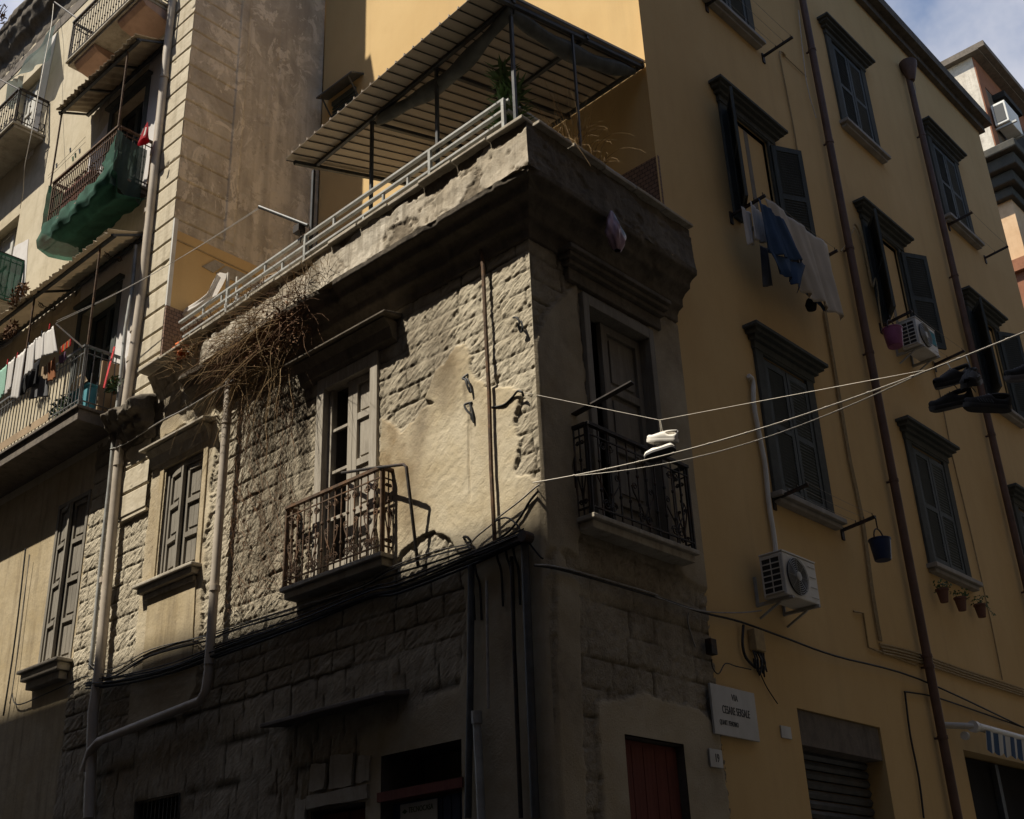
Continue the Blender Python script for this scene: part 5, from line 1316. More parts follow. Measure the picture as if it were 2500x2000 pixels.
b = MB(); b.box(0.002, 0.09, JB.y-0.09, JB.y+0.09, JB.z-0.10, JB.z+0.12); b.build('box', M['cable_ochre'], jb, bevel=0.01)
b = MB()
for k in range(7):
    y = JB.y-0.1+0.033*k
    b.tube(smooth_path([(0.05, y, JB.z-0.10), (0.07, y+rs.uniform(-0.04, 0.04), JB.z-0.2), (0.05, y+rs.uniform(-0.06, 0.06), JB.z-0.28-0.03*(k % 3)), (0.04, y+rs.uniform(-0.03, 0.03), JB.z-0.18)], 4), 0.009, 5)
b.tube(smooth_path([R(*q, 0.04) for q in (c9(515, 590), c9(510, 700), c9(530, 780), c9(580, 835))], 5), 0.014, 6)
b.tube(smooth_path([R(*q, 0.04) for q in (c9(560, 850), c9(470, 830), c9(410, 815), c9(370, 875), c9(335, 840), c9(330, 790))], 5), 0.006, 5)
b.tube(smooth_path([R(*q, 0.03) for q in (c9(600, 840), c9(650, 950), c9(715, 1050))], 5), 0.006, 5)
b.build('wire_tangle', M['cable'], jb)
# loose wires and hooks on the sunlit wall
def hook(pts, off, r, label):
    b = MB(); b.tube(smooth_path([L(*c5(*p), o) for p, o in zip(pts, off)], 5), r, 6)
    tag(b.build('wire_loop', M['cable'], None), label, 'wire')
hook([(1180, 655), (1148, 680), (1165, 690), (1175, 720), (1192, 760), (1198, 745), (1180, 690), (1160, 678)], [0.03, 0.07, 0.08, 0.08, 0.06, 0.05, 0.06, 0.04], 0.010, 'black wire loop hanging high on the big plaster patch')
hook([(1205, 820), (1160, 835), (1175, 870), (1195, 890), (1215, 940), (1205, 880), (1190, 830)], [0.03, 0.07, 0.07, 0.06, 0.04, 0.05, 0.05], 0.011, 'bunched black wire end lower on the big plaster patch')
hook([(1445, 325), (1465, 325), (1480, 350), (1475, 380), (1490, 410), (1500, 385), (1490, 345)], [0.03, 0.07, 0.07, 0.06, 0.04, 0.05, 0.04], 0.010, 'small black wire loop on bare stone near the corner')
hook([(1165, 1625), (1155, 1610), (1175, 1608), (1200, 1640), (1180, 1640)], [0.02, 0.06, 0.08, 0.06, 0.03], 0.012, 'iron eye hook just above the cable bracket')
hook([(1320, 850), (1390, 835), (1440, 790), (1470, 755), (1495, 760), (1505, 785)], [0.03, 0.04, 0.04, 0.06, 0.06, 0.03], 0.010, 'black wire slung from the conduit to the cord anchor')
# wires across the side street and the shoes hung on them
XB = 8.56
wz = lambda x: 5.41-0.159*x+0.025*x*x
def wire_pt(x, dz=0.0, dy=0.0): return Vector((x, -0.06*(1-x/XB)+dy+0.02*math.sin(x), wz(x)+dz))
b = MB(); b.tube([wire_pt(-0.04+i*(XB+0.04)/60) for i in range(61)], 0.0055, 6)
for k in range(14): p = wire_pt(0.4+k*0.33); b.lathe([(0.008, -0.012), (0.008, 0.012)], p, 6, 'x')
tag(b.build('street_wire', M['cable_pale'], None), 'twisted pale wire strung across the side street from the corner anchor', 'wire')
b = MB(); b.tube([wire_pt(0.35+i*(XB-0.35)/50, -0.085*math.sin(PI*min(1, i/19.0))) for i in range(51)], 0.004, 6)
tag(b.build('street_wire', M['cable_pale'], None), 'thinner pale wire sagging just below the twisted street wire', 'wire')
A2 = L(*c5(1480, 757), 0.03); V = L(1610, 1026, -0.22); J2 = wire_pt(3.46, 0.01)
b = MB(); b.tube([A2, V], 0.003, 5); b.tube([V, J2], 0.003, 5)
tag(b.build('cord', M['cable_pale'], None), 'thin taut cord bent to a V by the white shoes hanging on it', 'cord')

def shoe(name, label, c, toe, up, ln, m_up, m_sole, m_lace, stripes=False, group=None):
    t = thing(name, label, 'shoe', tuple(c), group)
    d = Vector(toe).normalized(); u = Vector(up); u = (u-d*u.dot(d)).normalized(); s = d.cross(u)
    P = lambda a, w, h: Vector(c)+d*((a-0.5)*ln)+s*(w*ln)+u*(h*ln)
    wd = lambda a: 0.5*(0.27+0.09*math.sin(PI*min(1, a*1.02))**0.5+0.05*math.exp(-((a-0.7)/0.2)**2))*min(1, (a/0.10)**0.5 if a < 0.10 else 1)*min(1, ((1-a)/0.13)**0.5 if a > 0.87 else 1)
    hs = lambda a: 0.05+0.05*max(0, (a-0.75)/0.25)**2
    out = [(a, wd(a)) for a in [i/24 for i in range(25)]]
    ring = [(a, w) for a, w in out]+[(a, -w) for a, w in out[::-1]]
    b = MB(); n = len(ring)
    lo = [P(a, w*1.0, -0.02+hs(a)-0.05) for a, w in ring]; mid_ = [P(a, w*1.06, 0.045+hs(a)-0.05) for a, w in ring]; hi = [P(a, w*0.97, 0.085+hs(a)-0.05) for a, w in ring]
    b.add(lo+mid_+hi, [(i, (i+1) % n, n+(i+1) % n, n+i) for i in range(n)]+[(n+i, n+(i+1) % n, 2*n+(i+1) % n, 2*n+i) for i in range(n)])
    b.add(lo, [tuple(range(n-1, -1, -1))]); b.add(hi, [tuple(range(n))])
    b.build('sole', M[m_sole], t, smooth=True, auto=50)
    top = lambda a: 0.36-0.06*math.sin(PI*a/0.45) if a < 0.42 else max(0.21, 0.36-0.30*(a-0.42)**0.8)*(1 if a < 0.9 else max(0.45, 1-((a-0.9)/0.1)**2*0.5))
    def up_s(q, r):
        a = 0.02+0.955*q; w = wd(a)*0.98; h = top(a); ang = PI*r
        cx = math.cos(ang); sy = math.sin(ang)
        open_ = 1-0.45*math.exp(-((a-0.25)/0.16)**2) if sy > 0.6 else 1
        return P(a, w*(abs(cx)**0.7)*(1 if cx > 0 else -1), hs(a)+0.015+(h-0.05)*(sy**0.75)*open_)
    b = MB(); b.grid(up_s, 26, 14); b.build('upper', M[m_up], t, smooth=True)
    b = MB()
    b.tube([P(0.07+0.17*(1-math.cos(x))*1.05, 0.105*math.sin(x)*(1 if x < 99 else 1), 0.335-0.03*math.sin(x*0.5)) for x in [2*PI*i/18 for i in range(19)]], 0.012*ln/0.28, 6); b.build('collar', M[m_up], t, smooth=True)
    b = MB()
    for i in range(6):
        a = 0.47+0.055*i; h = top(a)+0.015
        b.tube([P(a, 0.085-0.004*i, h-0.045), P(a+0.006, 0.03, h), P(a+0.01, -0.03, h), P(a, -0.085+0.004*i, h-0.045)], 0.0035*ln/0.28*(1.1 if stripes else 1), 5)
    if stripes:
        for sg in (1, -1):
            for i in range(6):
                a = 0.40+0.055*i; b.tube([P(a, sg*0.085, top(a)-0.05), P(a+0.05, sg*(wd(a+0.05)*0.97), 0.17), P(a-0.0, sg*(wd(a)*1.0), 0.10)], 0.0022*ln/0.28, 4)
    b.build('laces', M[m_lace], t)
    return t
RX, UPc, FW = [Vector(AX[i]) for i in range(3)]
def at(u, v, y): r = _ray(u, v); t = (y-CAM[1])/r[1]; return Vector(CAM+t*r)
w1 = at(1618, 1080, 0.22); w2 = at(1612, 1110, 0.20)
shoe('white_shoe', 'white sneaker hanging upright close under the cord, laces knotted', w1, (-0.80, -0.42, 0.10), (0.1, -0.15, 1), 0.265, 'shoe_white', 'shoe_white', 'shoe_white')
shoe('white_shoe', 'white sneaker hanging lowest, toe up and dark sole showing', w2, (-0.84, -0.30, -0.16), (0.25, 0.45, 0.85), 0.275, 'shoe_white', 'sole', 'shoe_white')
b = MB()
for dx in (0, 0.008): b.tube(smooth_path([V+Vector((dx, 0, 0)), V+Vector((dx*2, 0, -0.12)), w1+Vector((-0.03+dx, 0, 0.09)), w2+Vector((-0.03, -0.04, 0.08))], 4), 0.003, 4)
tag(b.build('shoelace', M['cable_pale'], None), 'knotted lace holding the two white shoes on the cord', 'lace')
D = [(2331, 937, -0.10, (-0.62, -0.70, -0.28), (0.12, -0.2, 1), False, 'black canvas shoe on the wire, round toe towards the street, upper left of four'),
     (2374, 942, -0.16, (0.10, -0.86, -0.45), (0.1, -0.35, 0.9), True, 'black shoe with striped laces, upper right of the four hanging dark shoes'),
     (2326, 994, -0.12, (-0.86, -0.45, -0.10), (0.1, -0.2, 1), False, 'plain black shoe, lower left of the four hanging dark shoes'),
     (2410, 1000, -0.20, (-0.70, -0.48, 0.14), (-0.15, -0.25, 1), True, 'black shoe with striped laces, lowest and rightmost of the four hanging dark shoes')]
cs = []
for (u, v, y, toe, up, st, lab) in D:
    c = at(u, v, y); cs.append(c); shoe('black_shoe', lab, c, toe, up, 0.29, 'shoe_black', 'sole', 'lace', st, 'dark shoes on the wire')
e1 = at(2512, 925, -0.2); shoe('black_shoe', 'black shoe with a grey sole cut by the right edge of the picture', e1, (-0.85, -0.5, 0.0), (0.1, -0.25, 1), 0.29, 'shoe_black', 'sole_grey', 'lace', False, 'dark shoes on the wire')
for k, (c, px) in enumerate(((cs[0], 3.62), (cs[1], 3.75), (e1, 4.2))):
    p = wire_pt(px); b = MB(); b.tube(smooth_path([p, p.lerp(c, 0.5)+Vector((0.01, 0, 0)), c+Vector((-0.03, 0, 0.06)), c+Vector((0.02, -0.02, -0.06))], 4), 0.003, 4)
    tag(b.build('shoelace', M['lace'], None), ('lace tying the upper left dark shoe to the wire', 'lace tying the upper right dark shoe to the wire', 'lace tying the shoe at the right edge to the wire')[k], 'lace')

# ================================================================ air conditioners, buckets, racks, pots, signs on the side street
def air_con(name, label, y0, y1, z0, z1, xb, xf, sticker=False):
    t = thing(name, label, 'air conditioner', (0, (y0+y1)/2, z0))
    b = MB(); b.box(xb, xf, y0, y1, z0, z1); b.box(xb-0.005, xf+0.008, y0-0.006, y1+0.006, z1+0.001, z1+0.022); b.build('case', M['white_plastic'], t, bevel=0.015)
    cz = (z0+z1)/2; cy = y0+(y1-y0)*0.36; r = (z1-z0)*0.43
    b = MB(); b.lathe([(r, 0.0), (r*0.98, 0.016), (0.001, 0.017)], (xf+0.002, cy, cz), 40, 'x'); b.build('fan_opening', M['sole'], t)
    b = MB()
    for k in range(8): rr_ = r*(0.22+0.78*k/7); b.tube([(xf+0.024, cy+rr_*math.cos(2*PI*i/32), cz+rr_*math.sin(2*PI*i/32)) for i in range(33)], 0.0035, 4, False)
    for k in range(8): a = 2*PI*k/8; b.bar((xf+0.022, cy, cz), (xf+0.022, cy+r*math.cos(a), cz+r*math.sin(a)), 0.005)
    b.lathe([(0.05, 0.0), (0.05, 0.012), (0.03, 0.016)], (xf+0.02, cy, cz), 16, 'x'); b.build('fan_grille', M['grey_metal'], t)
    b = MB(); b.box(xb+0.03, xf-0.03, y0-0.004, y0-0.0075, z0+0.04, z1-0.04); b.build('side_vent', M['ink'], t)
    b = MB(); n1 = 6
    for k in range(n1+1): z = z0+0.04+(z1-z0-0.08)*k/n1; b.box(xb+0.025, xf-0.025, y0-0.008, y0-0.016, z-0.006, z+0.006)
    for k in range(3): x = xb+0.03+(xf-xb-0.06)*k/2; b.box(x-0.006, x+0.006, y0-0.0165, y0-0.0185, z0+0.035, z1-0.035)
    b.build('side_grille', M['white_plastic'], t)
    b = MB()
    for k in range(4): z = z0+0.06+(z1-z0-0.12)*k/3; b.box(xf+0.002, xf+0.006, y0+(y1-y0)*0.76, y1-0.03, z-0.002, z+0.002)
    b.build('panel_lines', M['grey_metal'], t)
    if sticker: b = MB(); b.box(xf+0.002, xf+0.0035, y1-0.2, y1-0.03, z0+0.16, z1-0.05); o = b.build('energy_label', M['teal_cloth'], t)
    for y in (y0+0.06, y1-0.08):
        b = MB(); b.bar((0.0, y, z0-0.02), (xf+0.03, y, z0-0.02), 0.035, 0.03); b.bar((0.012, y, z0-0.04), (0.012, y, z0+0.28), 0.035, 0.02); b.bar((0.02, y, z0-0.16), (xf*0.7, y, z0-0.035), 0.02); b.build('bracket', M['grey_metal'], t)
    return t
air_con('air_conditioner', 'lower white air conditioner unit on wall brackets with a white sleeve pipe', 3.22, 3.88, 4.97, 5.42, 0.13, 0.40)
air_con('air_conditioner', 'upper white air conditioner unit under the open window beside the purple bucket', 8.08, 8.72, 9.64, 10.08, 0.13, 0.40, True)
def bucket(name, label, c, r, h, mat, hang):
    t = thing(name, label, 'bucket', tuple(c)); c = Vector(c)
    b = MB(); b.lathe([(r*0.72, 0), (r*0.78, 0.01), (r, h), (r*1.06, h+0.004), (r*1.06, h+0.018), (r*0.97, h+0.018), (r*0.76, 0.02)], c, 24); b.build('body', M[mat], t, smooth=True, auto=40)
    b = MB(); b.tube([(c.x+0.0, c.y+r*1.04*math.cos(PI*i/16), c.z+h+r*1.15*math.sin(PI*i/16)) for i in range(17)], 0.009, 6); b.tube([(c.x, c.y, c.z+h+r*1.15), hang], 0.008, 6); b.build('handle', M['iron'], t, smooth=True)
    return t
hb = R(*c6(1290, 1485), 0.42); cb_ = R(*c9(1305, 200), 0.42)
bucket('bucket', 'dark blue bucket hanging from an iron arm below the closed window', (cb_.x, hb.y-0.02, cb_.z), 0.125, 0.24, 'navy_plastic', (hb.x, hb.y-0.02, hb.z))
cp = R(*c6(1405, 495), 0.36); bucket('bucket', 'purple bucket hanging left of the upper air conditioner', cp, 0.135, 0.26, 'purple_plastic', (cp.x, cp.y, cp.z+0.5))
def rack(label, y0, y1, z, reach, n=3, arms=(1, 1), up=0.06):
    t = thing('clothes_rack', label, 'clothes rack', (0, (y0+y1)/2, z))
    for y, on in ((y0, arms[0]), (y1, arms[1])):
        if not on: continue
        b = MB(); b.bar((0.0, y, z), (reach, y+0.02, z+up), 0.03, 0.035); b.box(0.001, 0.02, y-0.03, y+0.03, z-0.12, z+0.05)
        for k in range(n): x = reach*(0.45+0.5*k/max(1, n-1)); b.tube([(x, y, z+up*x/reach), (x, y, z+up*x/reach+0.05)], 0.005, 5)
        b.build('arm', M['iron'], t)
    for k in range(n):
        x = reach*(0.45+0.5*k/max(1, n-1)); b = MB(); b.tube(sag((x, y0, z+up*x/reach+0.045), (x, y1+0.02, z+up*x/reach+0.045), 0.02, 8), 0.0025, 4); b.build('line', M['cable_grey'], t)
    return t
rack('iron clothes rack with empty lines under the closed lower left window', 3.92, 5.44, 6.27, 0.44)
rack('iron clothes rack with empty lines under the window cut by the top edge', 4.0, 5.44, 13.56, 0.50)
rack('iron clothes rack with a line under the top right window', 11.62, 13.2, 13.55, 0.46, 2)
rack('iron clothes rack carrying the blue and white washing under the open window', 3.86, 5.62, 10.02, 0.50, 3)
rack('iron clothes rack behind the upper air conditioner', 7.74, 9.5, 9.95, 0.50, 2)
# washing under the open window
def hang(name, label, pts, mat, x, seed, fold=0.03, nu=16, nv=20, group=None, cat='laundry', plane=R, bul=0.0):
    """cloth hung between pixel-measured corners: top left, top right, bottom right, bottom left"""
    a, b_, c, d = [plane(p[0], p[1], x) for p in pts]; rs = random.Random(seed)
    f1, f2, ph = rs.uniform(2.0, 3.2), rs.uniform(5, 7), rs.uniform(0, 6)
    nrm = Vector((1, 0, 0)) if plane is R else Vector((0, -1, 0))
    def fn(s, t):
        p = (a.lerp(b_, s)).lerp(d.lerp(c, s), t)
        w = fold*(0.35+0.65*t)*(math.sin(2*PI*f1*s+ph+0.8*t)+0.5*math.sin(2*PI*f2*s+2*ph-1.3*t))+bul*math.sin(PI*s)*math.sin(PI*t)
        sg = 0.02*math.sin(PI*s)*(1-t)
        return p+nrm*w+Vector((0, 0, -sg+0.012*math.sin(7*s+ph)*t))
    m = MB(); m.grid(fn, nu, nv)
    o = m.build(name, M[mat], None, smooth=True)
    md = o.modifiers.new('thick', 'SOLIDIFY'); md.thickness = 0.004
    return tag(o, label, cat, group)
e2 = crop(1750, 480, K4)
hang('vest', 'small white vest hanging leftmost under the open window', [e2(290, 110), e2(400, 190), e2(440, 560), e2(360, 560)], 'white_cloth', 0.30, 1, 0.02)
hang('vest', 'small white vest hanging second from the left under the open window', [e2(385, 50), e2(520, 190), e2(580, 550), e2(440, 510)], 'white_cloth', 0.36, 2, 0.02)
hang('blue_sheet', 'large blue sheet hanging under the open window', [e2(485, 20), e2(800, 290), e2(1045, 800), e2(620, 640)], 'blue_cloth', 0.50, 3, 0.04, 24, 26)
hang('blue_sheet', 'lower blue fold of cloth in front of the cream sheet', [e2(620, 640), e2(1045, 800), e2(985, 1110), e2(760, 880)], 'blue_cloth', 0.49, 4, 0.04)
hang('white_sheet', 'big cream sheet spread on the line right of the blue one', [e2(575, 0), e2(1290, 560), e2(1490, 1430), e2(985, 1100)], 'cream_cloth', 0.41, 5, 0.045, 30, 26)
hang('trousers', 'grey trouser leg hanging in the shade behind the blue sheet', [e2(500, 560), e2(590, 600), e2(650, 1050), e2(555, 1050)], 'grey_cloth', 0.2, 6, 0.02, 8, 16)
hang('dark_towel', 'dark blue cloth hanging behind the cream sheet', [e2(985, 1090), e2(1180, 1170), e2(1280, 1340), e2(1150, 1220)], 'blue_cloth', 0.34, 7, 0.02, 8, 10)
b = MB(); q = R(*e2(1100, 1260), 0.25); b.lathe([(0.01, 0), (0.06, 0.02), (0.075, 0.09), (0.05, 0.16), (0.02, 0.19)], (q.x, q.y, q.z-0.1), 12)
tag(b.build('peg_bag', M['black_cloth'], None, smooth=True), 'small dark peg bag hanging below the cream sheet', 'bag')
# flower pots under the middle lower window
for k, (q, lab) in enumerate(((c9(1680, 400), 'small dark flowerpot hung under the right lower window, leftmost of three'), (c9(1785, 450), 'small dark flowerpot hung under the right lower window, middle of three'), (c9(1900, 490), 'dark flowerpot with a trailing sprig, rightmost of three'))):
    c = R(*q, 0.14); t = thing('flowerpot', lab, 'flowerpot', (c.x, c.y, c.z-0.12), 'flowerpots under the lower window')
    b = MB(); b.lathe([(0.05, 0), (0.075, 0.15), (0.085, 0.155), (0.085, 0.18), (0.07, 0.18)], (c.x, c.y, c.z-0.13), 16); b.build('pot', M['terracotta'], t, smooth=True, auto=40)
    b = MB(); r2 = random.Random(60+k)
    for i in range(60):
        a = r2.uniform(0, 2*PI); rr_ = r2.uniform(0.02, 0.13); h = r2.uniform(0.0, 0.12)-rr_*0.3; s_ = r2.uniform(0.015, 0.03)
        p = Vector((c.x+rr_*math.cos(a), c.y+rr_*math.sin(a), c.z+0.06+h)); v1 = Vector((r2.uniform(-1, 1), r2.uniform(-1, 1), r2.uniform(-1, 1))).normalized()*s_; v2 = v1.orthogonal().normalized()*s_*0.5
        b.add([p-v1, p+v2, p+v1, p-v2], [(0, 1, 2, 3)])
    if k == 2:
        for i in range(12):
            p = Vector((c.x+0.02, c.y+0.1+0.03*i, c.z+0.02+0.05*math.sin(i*0.5))); v1 = Vector((0.01, 0.025, 0.02*(-1)**i)); v2 = Vector((0, 0.01, 0.012)); b.add([p-v1, p+v2, p+v1, p-v2], [(0, 1, 2, 3)])
    b.build('foliage', M['leaf'], t, fix=False)
# plaques
def lettering(txt, parent, loc, rot, size, mat, sx=1.0, name='lettering'):
    cu = bpy.data.curves.new(name, 'FONT'); cu.body = txt; cu.size = size; cu.align_x = 'CENTER'; cu.align_y = 'CENTER'; cu.extrude = 0.0015
    tmp = bpy.data.objects.new('tmp_text', cu); COL.objects.link(tmp)
    dg = bpy.context.evaluated_depsgraph_get(); me = bpy.data.meshes.new_from_object(tmp.evaluated_get(dg))
    bpy.data.objects.remove(tmp); bpy.data.curves.remove(cu)
    me.materials.clear(); me.materials.append(mat); me.name = name
    o = bpy.data.objects.new(name, me); COL.objects.link(o); o.parent = parent
    o.location = Vector(loc)-origin_of(parent); o.rotation_euler = rot; o.scale = (sx, 1, 1)
    return o
RS_ = (PI/2, 0, PI/2); RL_ = (PI/2, 0, 0)
SG = thing('street_sign', 'grey marble street name plaque fixed where stone and yellow walls meet', 'street sign', (0.03, 2.55, 3.55))
b = MB(); b.box(0.034, 0.058, 2.17, 2.92, 3.54, 4.0); b.build('plate', M['marble'], SG, bevel=0.004)
lettering('VIA', SG, (0.0595, 2.56, 3.905), RS_, 0.085, M['ink'], 0.8)
lettering('CESARE SERSALE', SG, (0.0595, 2.56, 3.775), RS_, 0.105, M['ink'], 0.60)
lettering('QUART. PENDINO', SG, (0.0595, 2.42, 3.655), RS_, 0.065, M['ink'], 0.58)
NP = thing('number_plate', 'small pale house number plate left of the yellow wall', 'number plate', (0.03, 2.16, 3.25)); b = MB(); b.box(0.034, 0.048, 2.06, 2.26, 3.24, 3.40); b.build('plate', M['marble'], NP, bevel=0.003)
lettering('19', NP, (0.0495, 2.17, 3.32), RS_, 0.105, M['ink'], 0.7)
b = MB(); b.box(0.002, 0.016, 3.41, 3.60, 3.64, 3.76); tag(b.build('number_plate', M['marble'], None, bevel=0.003), 'small dim plate on the yellow wall left of the shuttered street door', 'number plate')
b = MB(); b.box(0.03, 0.10, 2.20, 2.30, 4.27, 4.42); tag(b.build('switch_box', M['iron'], None, bevel=0.008), 'small dark box above the street name plaque', 'box')
PS = thing('notice', 'pale estate agent notice fixed on the dark blue street door', 'notice', (-1.6, 0.07, 2.4)); b = MB(); b.box(-1.86, -1.40, 0.070, 0.078, 2.3, 3.0); b.build('board', M['marble'], PS)
lettering('TECNOCASA', PS, (-1.60, 0.0685, 2.94), RL_, 0.065, M['leaf'], 0.8)
b = MB(); b.prism([(-1.835, 0.069, 2.935), (-1.80, 0.069, 2.955), (-1.765, 0.069, 2.935), (-1.80, 0.069, 2.915)], (0, -0.002, 0)); b.build('emblem', M['leaf'], PS)
b = MB(); b.box(-1.85, -1.64, 0.0665, 0.0695, 2.32, 2.86); b.build('picture', M['casing'], PS)
# shop awning
AW = thing('shop_awning', 'rolled shop awning with a blue and white striped valance', 'awning', (0.3, 8.9, 4.0))
ya = 7.45
b = MB(); b.tube([(0.35, ya, 4.14), (0.35, 11.0, 4.14)], 0.05, 12); b.build('roller', M['white_plastic'], AW, smooth=True, auto=40)
b = MB(); b.tube([(0.0, ya-0.12, 4.20), (0.34, ya-0.06, 4.14)], 0.04, 10); b.lathe([(0.07, -0.04), (0.07, 0.04)], (0.33, ya-0.05, 4.14), 14, 'y'); b.lathe([(0.05, -0.03), (0.05, 0.03)], (0.2, ya-0.05, 4.05), 12, 'y'); b.build('bracket', M['white_plastic'], AW, smooth=True, auto=40)
b = MB(); b.grid(lambda s, t: (0.40-0.03*t+0.012*math.sin(s*60), ya+0.1+s*3.4, 4.10-0.26*t*(0.85+0.15*abs(math.sin(s*3.4/0.24*PI)))), 120, 4); b.build('valance', M['stripe'], AW, smooth=True)
# bag of rubbish snagged on the side cornice
f5 = crop(1250, 350, 5.39)
c = R(*f5(1345, 1170), 0.40); BG = thing('plastic_bag', 'pink and blue plastic bag hanging from the side cornice', 'bag', tuple(c))
def bagf(s, t):
    a = 2*PI*s; h = t; r = 0.012+0.125*math.sin(PI*min(1, h*0.95))**0.8*(0.4+0.6*h)
    k = 1+0.18*math.sin(5*a+6*h)+0.1*math.sin(9*a-11*h)
    return (c.x+r*k*math.cos(a)*0.7, c.y+r*k*math.sin(a)+0.05*(h-0.4), c.z+0.24-0.44*h)
b = MB(); b.grid(bagf, 28, 18); b.build('bag', simple('bag_film', (0.30, 0.20, 0.24), 0.5, 5, 0.35, 0.1, 0.0, (0.05, 0.19, 0.24), 1.0), BG, smooth=True)

# ================================================================ left building: nets, washing, things on the balconies
def sheet(name, label, fn, nu, nv, mat, cat, thick=0.003, group=None):
    b = MB(); b.grid(fn, nu, nv); o = b.build(name, M[mat], None, smooth=True)
    if thick: o.modifiers.new('thick', 'SOLIDIFY').thickness = thick
    return tag(o, label, cat, group)
def netf(s, t):
    x = -9.33+2.1*s
    prof = [(0.60, 12.36), (0.625, 12.22), (0.66, 12.05), (0.62, 11.92), (0.45, 11.86), (0.22, 11.92), (0.02, 12.0)]
    i = min(int(t*6), 5); f = t*6-i
    p = prof[i][0]*(1-f)+prof[i+1][0]*f; z = prof[i][1]*(1-f)+prof[i+1][1]*f
    lift = 0.10*math.sin(PI*s)*(0.3+t)+0.16*s*s*t
    w = 0.02*math.sin(23*s+5*t)+0.012*math.sin(51*s-9*t)
    return (x+0.03*math.sin(4*t), -(p+w), z+lift*0.6+0.3*s**6*(t < 0.6))
NG = thing('green_net', 'green shade net slung under and round the rusty balcony', 'net', (-8.3, -0.3, 12.2))
b = MB(); b.grid(netf, 60, 24); b.build('under_sheet', M['green_net'], NG, smooth=True)
b = MB(); b.grid(lambda s, t: (-9.30-0.03*math.sin(3*t)+0.01*math.sin(20*t), -0.62+0.58*s, 13.10-0.9*t+0.015*math.sin(9*s+7*t)), 10, 14); b.build('side_sheet', M['green_net'], NG, smooth=True)
b = MB(); b.grid(lambda s, t: (-7.27+0.02*math.sin(14*s+4*t), -0.62+0.50*s, 13.02-0.12*s-0.95*t+0.02*math.sin(9*s+7*t)), 10, 14); b.build('side_sheet', M['dark_net'], NG, smooth=True)
b = MB(); b.grid(lambda s, t: (-7.28-0.32*s*(1-0.3*t), -0.61-0.01*math.sin(20*s+6*t), 12.95-0.55*t-0.35*s*(1-t)), 10, 10); b.build('front_corner', M['green_net'], NG, smooth=True)
sheet('green_net', 'green shade net over the balcony cut by the left edge', lambda s, t: (-14+2.8*s, -0.60-0.012*math.sin(30*s+4*t), 12.84-0.86*t), 40, 8, 'green_net', 'net', 0)
sheet('green_net', 'green shade net on the end of the balcony cut by the left edge', lambda s, t: (-11.19+0.01*math.sin(8*t), -0.58+0.56*s, 12.84-0.86*t), 8, 8, 'green_net', 'net', 0)
T0, T1, B0, B1 = L(*d1(655, 285), 0.05), L(*d1(110, 960), 0.30), L(*d1(600, 640), 0.25), L(*d1(215, 870), 0.45)
sheet('dark_net', 'dark shade net sagging from the wall above the high left balcony', lambda s, t: tuple(T0.lerp(T1, s).lerp(B0.lerp(B1, s), t)+Vector((0, -0.03*math.sin(13*s+3*t), -0.10*math.sin(PI*s)*t-0.03*math.sin(9*s)*t))), 30, 10, 'dark_net', 'net', 0)
Q0, Q1 = L(*d1(90, 960), 0.35), L(*d1(290, 870), 0.4)
sheet('dark_net', 'loose gathered end of the dark net at the left edge', lambda s, t: tuple(Q0.lerp(Q1, s)+Vector((0.05*t, -0.02*math.sin(20*s), -0.75*t*(0.6+0.4*math.sin(PI*s))))), 12, 12, 'dark_net', 'net', 0)
for q0, q1, lab in ((L(*d1(640, 25), 0.55), L(*d1(915, 225), 0.60), 'iron rod reaching from the topmost balcony rail towards the roof'), (L(*d1(0, 930), 0.55), L(*d1(230, 1050), 0.58), 'iron rod reaching from the high left balcony rail')):
    b = MB(); b.tube([q0, q1], 0.014, 6); tag(b.build('iron_rod', M['iron'], None), lab, 'rod')
# red bundle and crates on the rusty balcony
c = L(*d2(1690, 230), 0.30); RB = thing('red_bag', 'shiny red bag standing up behind the rail of the green netted balcony', 'bag', tuple(c))
def redf(s, t):
    a = 2*PI*s; r = (0.115*t**0.9+0.004)*(1+0.15*math.sin(3*a+4*t))
    return (c.x+r*math.cos(a)+0.05*(1-t), c.y+r*0.5*math.sin(a), c.z+0.20-0.34*t)
b = MB(); b.grid(redf, 20, 10); b.build('bag', M['red_cloth'], RB, smooth=True)
q = L(*d2(1690, 210), 0.40); b = MB(); b.prism([(q.x-0.02, q.y, q.z-0.06), (q.x+0.03, q.y, q.z-0.05), (q.x+0.05, q.y, q.z+0.07), (q.x+0.02, q.y, q.z+0.08)], (0, -0.004, 0)); b.build('white_mark', M['white_cloth'], RB)
b = MB(); b.box(-9.15, -8.35, -0.42, -0.15, 12.32, 13.0)
for i in range(6): b.box(-9.16, -8.34, -0.435, -0.421, 12.35+i*0.105, 12.43+i*0.105)
tag(b.build('wooden_cabinet', M['brown_wood'], None), 'brown slatted cabinet behind the rail of the rusty balcony', 'cabinet')
